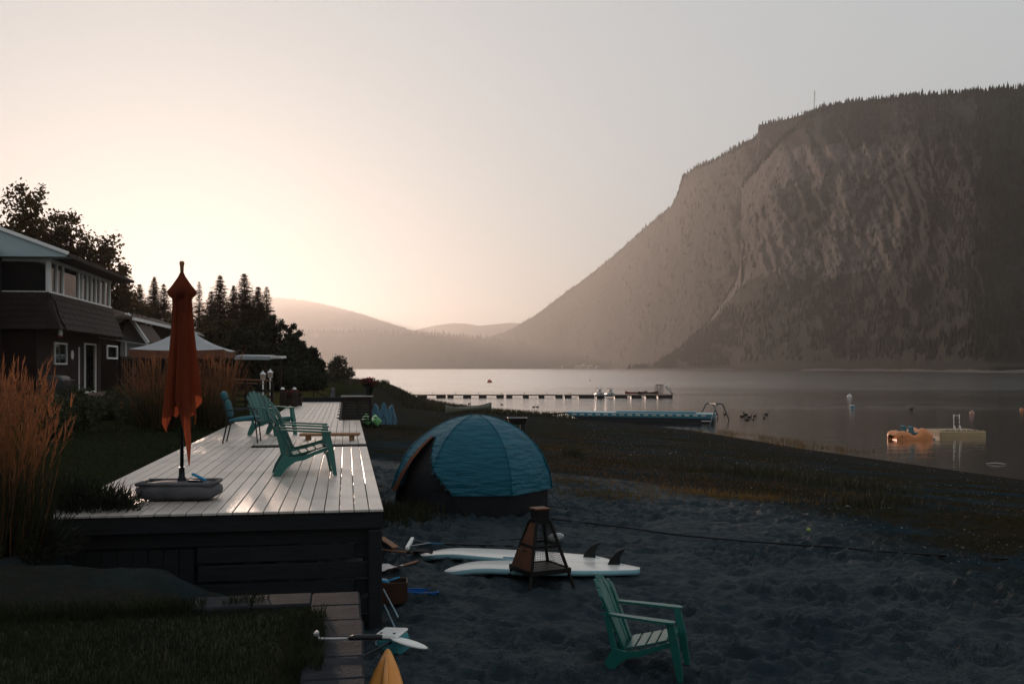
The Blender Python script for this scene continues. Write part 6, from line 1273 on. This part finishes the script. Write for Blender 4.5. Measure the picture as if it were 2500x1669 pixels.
# buoys
def buoy(name, label, px, py, r, m, m2=None, kind=0, group='mooring buoys'):
    q = on_water(px, py); t = thing(name, label, 'buoy', (q.x, q.y, 0), 0, group)
    if kind == 0:
        MB().lathe([(.0, -.1), (r * .9, -.08), (r, .02), (r * .95, r * .4), (r * .55, r * .85), (r * .2, r * .95), (0, r * .96)], 14).build('float', m, t, True); MB().lathe([(.04, r * .95), (.07, r * 1.05), (.05, r * 1.25), (0, r * 1.3)], 8).build('knob', m2 or m, t, True)
    elif kind == 1:
        MB().lathe([(.0, -.1), (r, -.08), (r, r * .5)], 14).build('base', M_BARGE, t, True); MB().lathe([(r * .98, r * .5), (r * .98, r * 1.2)], 14).build('float', m, t, True); MB().lathe([(r * 1.0, r * 1.2), (r * .5, r * 1.5), (0, r * 1.55)], 14).build('cap', m2, t, True)
    else:
        MB().lathe([(.0, -.1), (r, -.05), (r * .8, r * .8), (r * .25, r * 1.4), (.06, r * 4.5), (0, r * 4.6)], 10).build('spar', m, t, True); MB().lathe([(r * .9, r * .1), (r * .95, r * .3)], 10).build('band', m2 or M_SUPW, t)
    return t
M_PINK = mat('pink_float', (.55, .30, .26), scale=4, rough=.4); M_OR = mat('orange_float', (.6, .2, .06), scale=4, rough=.4); M_REDP = mat('red_float', (.45, .06, .03), scale=4, rough=.4)
buoy('mooring_buoy', 'white mooring buoy with knob, farther of the pair', 2074, 968, .34, M_SUPW); buoy('mooring_buoy', 'white buoy with rust top and blue base, nearer of the pair', 2081, 994, .24, M_SUPW, M_RUST_SUN, 1)
buoy('mooring_buoy', 'pink buoy beyond the swim raft', 2373, 1008, .2, M_PINK); buoy('mooring_buoy', 'small orange buoy at the far end of the view', 2494, 1000, .16, M_OR)
buoy('mooring_buoy', 'red buoy far out beyond the long dock', 1195, 933, .75, M_REDP); buoy('spar_buoy', 'pale spar buoy far out, above the jet skis', 1440, 930, .30, M_SUPW, M_REDP, 2); buoy('spar_buoy', 'thin dark spar beside the far red buoy', 1212, 932, .14, M_BLK, None, 2)
buoy('spar_buoy', 'dark spar marker nearest the lone bush', 883, 932, .22, M_BLK, None, 2); buoy('spar_buoy', 'dark spar marker second from the lone bush', 910, 932, .22, M_BLK, None, 2)
# water birds
M_BIRD = mat('dark_feathers', (.035, .030, .026), (.02, .018, .016), scale=9, rough=.8)
def bird(label, px, py, s, rz, group, name='goose'):
    s = s * .55
    q = on_water(px, py); t = thing(name, label, 'bird', (q.x, q.y, 0), rz, group); mb = MB()
    mb.tube([(-.42, 0, .16), (-.34, 0, .13), (-.18, 0, .10), (.05, 0, .10), (.22, 0, .13), (.29, 0, .22), (.31, 0, .36), (.335, 0, .47), (.36, 0, .53), (.41, 0, .535), (.44, 0, .525)], [.012, .07, .125, .14, .11, .06, .042, .036, .045, .04, .022], 10)
    mb.v = [(x * s, y * s, z * s) for x, y, z in mb.v]; mb.build('body', M_BIRD, t, True); MB().tube([(.44 * s, 0, .525 * s), (.51 * s, 0, .51 * s)], [.018 * s, .006 * s], 6).build('bill', M_BLK, t); return t
for i, (px, py, s, rz, lb) in enumerate(((1769, 1012, 1.0, 1.9, 'lone goose nearest the swing frame'), (1812, 1017, 1.1, .4, 'goose at the front left of the huddled flock'), (1820, 1013, 1.1, 2.8, 'goose at the back of the huddled flock'), (1830, 1019, 1.0, .2, 'goose in the middle of the huddled flock'), (1839, 1024, 1.0, 1.4, 'goose lowest in the huddled flock'), (1824, 1025, .9, 3.0, 'goose on the near edge of the huddled flock'), (1843, 1016, .9, .6, 'goose on the lake side of the huddled flock'), (1865, 1020, .9, 1.7, 'goose swimming off toward the swim raft'), (1871, 1012, 1.0, .3, 'goose farthest from the flock toward open water'), (2225, 999, 1.0, .1, 'single goose out beyond the pedal boat'))): bird(lb, px, py, s, rz, 'geese on the water')
for i, (px, py, rz, lb) in enumerate(((1146, 986, .3, 'duck close under the long dock'), (1225, 988, 2.7, 'duck under the middle of the long dock'), (1303, 994, .2, 'front duck of the pair below the dock'), (1312, 994, .1, 'rear duck of the pair below the dock'), (1208, 1001, 2.9, 'duck just off the canoe'), (1220, 1001, .2, 'second duck just off the canoe'))): bird(lb, px, py, .85, rz, 'ducks below the long dock', 'duck')
q = on_water(2430, 1133); t = thing('driftwood', 'bleached driftwood branch floating near the beach', 'driftwood', (q.x, q.y, 0), R(-28)); MB().tube([(-.35, 0, .02), (0, .02, .05), (.4, -.02, .03)], [.02, .03, .015], 6).build('branch', mat('bleached_wood', (.45, .42, .38), scale=6), t, True); MB().tube([(.05, .02, .05), (.2, .15, .06)], [.015, .006], 5).build('twig', MATS['bleached_wood'], t)
# long floating dock
DY = 134.0; dx0, dx1 = (905 - CX) * DY / F, (1642 - CX) * DY / F
t = thing('floating_dock', 'long low floating dock reaching out across the lake', 'dock', (dx0, DY, 0)); L = dx1 - dx0
def dl(px): return (px - CX) * DY / F - dx0
M_DECKW = mat('dock_planks', (.16, .12, .09), (.09, .07, .055), scale=3, rough=.7)
for a, b in ((905, 1089), (1092, 1231), (1235, 1374), (1377, 1452), (1454, 1642)):
    MB().box(((dl(a) + dl(b)) / 2, 0, .36), (dl(b) - dl(a), 1.6, .14), None, .02).build('walkway', M_DECKW, t)
for a, b in ((930, 950), (975, 995), (1020, 1042), (1066, 1088), (1093, 1107), (1131, 1150), (1169, 1188), (1212, 1230), (1236, 1251), (1276, 1291), (1314, 1329), (1355, 1373), (1378, 1395), (1412, 1450), (1456, 1475), (1500, 1530), (1540, 1565), (1575, 1600), (1606, 1640)):
    MB().box(((dl(a) + dl(b)) / 2, 0, .12), (dl(b) - dl(a), 1.4, .33), None, .04).build('float', M_BLK, t)
for k in range(9): MB().tube([(dl(1000 + k * 56), .7, .3), (dl(1000 + k * 56), .7, .72)], .04, 6).build('mooring_post', M_DECKW, t)
# jet skis parked on the dock
M_JS = mat('jet_ski_white', (.5, .5, .5), scale=2, rough=.3); M_JD = mat('jet_ski_dark', (.03, .03, .035), scale=2, rough=.35)
for px, lb in ((1463, 'jet ski parked on the dock, nearer the beach'), (1489, 'jet ski parked on the dock, nearer the dock end')):
    q = atY(px, 970, DY - 1.2); t = thing('jet_ski', lb, 'jet ski', (q.x, q.y, .15), R(-84), 'jet skis on the dock'); rows = []
    for i in range(13):
        s = i / 12; w_ = .56 * (1 - max(0, (s - .55) / .45) ** 2.2 * .92); z1 = .42 + .18 * s; rows.append([(-1.3 + 2.7 * s, w_ * k, z) for k, z in ((-.55, .02 + .22 * s ** 3), (-1, .25 + .1 * s), (-.9, z1), (0, z1 + .12), (.9, z1), (1, .25 + .1 * s), (.55, .02 + .22 * s ** 3))])
    mb = MB().grid(rows); mb.f += [tuple(range(7)), tuple(12 * 7 + k for k in range(7))[::-1]]; mb.build('hull', M_JS, t, True)
    MB().box((-.45, 0, .78), (1.1, .36, .26), (0, -.08, 0), .10).build('seat', M_JD, t, True); MB().box((.45, 0, .90), (.55, .46, .36), (0, -.35, 0), .12).build('cowl', M_JS, t, True); MB().tube([(.18, -.42, 1.14), (.25, 0, 1.10), (.18, .42, 1.14)], .03, 6).build('handlebar', M_JD, t)
# load at the dock end
kayak('kayak', 'red kayak lying on the dock beyond the jet skis', Vector((atY(1580, 955, DY).x, DY, .48)), Vector((atY(1526, 955, DY).x, DY + .1, .46)), .7, mat('dull_red_shell', (.22, .05, .035), scale=2, rough=.4), 'kayaks on the dock', 0, .5)
kayak('kayak', 'dark kayak lying on the dock next to the red one', Vector((atY(1606, 960, DY).x, DY - .4, .46)), Vector((atY(1556, 960, DY).x, DY - .5, .46)), .7, mat('dark_shell', (.05, .03, .028), scale=2, rough=.4), 'kayaks on the dock', 0, .5)
q = atY(1609, 964, DY); t = thing('wire_crate', 'open barred crate standing at the dock end', 'crate', (q.x, DY, .50))
for z in (.06, 1.25): 
    for a, b in (((-.5, -.5), (.5, -.5)), ((.5, -.5), (.5, .5)), ((.5, .5), (-.5, .5)), ((-.5, .5), (-.5, -.5))): MB().bar((*a, z), (*b, z), .08, .08).build('rail', M_DECKW, t)
for k in range(6): MB().bar((-.5 + k * .2, -.5, .1), (-.5 + k * .2, -.5, 1.22), .05, .05).build('bar', M_DECKW, t); MB().bar((-.5 + k * .2, .5, .1), (-.5 + k * .2, .5, 1.22), .05, .05).build('bar', M_DECKW, t)
kayak('kayak', 'white kayak leaning on end by the barred crate at the dock end', Vector((atY(1622, 955, DY).x, DY + .1, 1.55)), Vector((atY(1640, 968, DY).x, DY, .40)), .7, M_SUPW, 'kayaks on the dock', 0, .5)
# overturned dinghy on the grassy spit
q = atY(949, 966, 140); t = thing('dinghy', 'small white dinghy turned over on the grassy spit', 'dinghy', (q.x, q.y, gz(q.x, q.y) + .1), R(20)); rows = []
for i in range(11):
    s = i / 10; w_ = .7 * max(.05, math.sin(math.pi * (.12 + .88 * s) * .98)) ** .6; rows.append([(-1.3 + 2.6 * s, w_ * math.cos(a_), .05 + .75 * math.sin(a_) * (w_ / .7)) for a_ in [math.pi * j / 10 for j in range(11)]])
MB().grid(rows).build('hull', M_SUPW, t, True); MB().tube([(-1.1, 0, .74), (1.1, 0, .72)], .03, 5).build('keel', M_BARGE, t)
# houseboat far out with its wake
q = atZ(2062, 904.6, 0); t = thing('motor_boat', 'small motor boat crossing far out under the cliff', 'boat', (q.x, q.y, 0), R(180)); k = q.y / F
rows = []
for i in range(9):
    s = i / 8; w_ = 2.2 * (1 - max(0, (s - .5) / .5) ** 2); rows.append([(( s - .5) * 20 * k, y, z * k) for y, z in ((-w_, -.5), (-w_ * 1.1, 2.2 + s * .8), (w_ * 1.1, 2.2 + s * .8), (w_, -.5))])
mb = MB().grid(rows); mb.f += [(0, 1, 2, 3)]; mb.build('hull', M_SUPW, t); MB().box((-1 * k, 0, 3.4 * k), (9 * k, 3, 2.6 * k), None, .2).build('cabin', M_JD, t); MB().box((-1 * k, 0, 4.9 * k), (10 * k, 3.4, .4 * k)).build('roof', M_SUPW, t)
wk = MB(); g = random.Random(4)
for i in range(26): wk.box((q.x + (14 + i * 3.4) * k, q.y + g.uniform(-1, 1), .05), (g.uniform(2, 4) * k, g.uniform(1, 2.5), g.uniform(.5, 1.3) * k * (1 - i / 34)), (0, 0, g.uniform(-.2, .2)), .1)
o = wk.build('boat_wake', mat('foam', (.7, .7, .7), scale=.5, rough=.6)); tag(o, 'white foamy wake behind the motor boat', 'wake', kind='stuff')
# houses on the far shore
M_FH = mat('far_house_wall', (.42, .38, .34), scale=.1); g = random.Random(9)
for i, (px, w_, h_, lb) in enumerate(((1408, 9, 7, 'small pale house on the far shore, beach end'), (1424, 16, 9, 'wide pale house with long roof on the far shore'), (1442, 12, 8, 'pale house next to the wide one on the far shore'), (1458, 8, 6, 'last small pale house of the far shore row'), (1372, 6, 5, 'lone pale cabin on the far shore toward the gap'))):
    Y = float(np.interp(px, [1200, 1500], [5020, 3560])) * .97; k = Y / F; X = (px - CX) / F * Y; t = thing('lake_house', lb, 'house', (X, Y, 3), 0, 'houses on the far shore')
    MB().box((0, 0, h_ * k * .3), (w_ * k, 14, h_ * k * .6)).build('wall', M_FH, t); MB().prism([(-w_ * k * .56, 0), (w_ * k * .56, 0), (0, h_ * k * .42)], Matrix(((1, 0, 0, 0), (0, 0, 1, -8), (0, 1, 0, h_ * k * .6 + .02), (0, 0, 0, 1))), 16).build('roof', M_WHITE, t)
    for j in range(3): MB().box(((j - 1) * w_ * k * .28, -7.05, h_ * k * .3), (w_ * k * .14, .2, h_ * k * .25)).build('window', M_GLASS, t)
# radio mast on the crest
X_, Y_, Z_, _r = C; jj = int(np.argmin(np.abs(CX + X_[-1] / Y_[-1] * F - 1988))); bx, by, bz = X_[-1, jj], Y_[-1, jj], Z_[-1, jj] - 3; top = CZ + (HY - 220) / F * by - bz
t = thing('radio_mast', 'thin lattice radio mast on the mountain crest', 'mast', (bx, by, bz)); 
for a in (90, 210, 330): MB().tube([(1.4 * math.cos(R(a)), 1.4 * math.sin(R(a)), 0), (.4 * math.cos(R(a)), .4 * math.sin(R(a)), top)], .26, 5).build('leg', M_SUPW, t)
for k in range(14): z = top * (k + .5) / 14; MB().bar((-1.2, 0, z), (1.2, 0, z + 1.5), .2, .2).build('brace', M_SUPW, t)
for z in (.55, .72, .85): MB().lathe([(0, 0), (1.5, .3), (1.5, 1.6), (0, 1.9)], 8, (1.3, -1.2, top * z)).build('dish', M_SUPW, t)
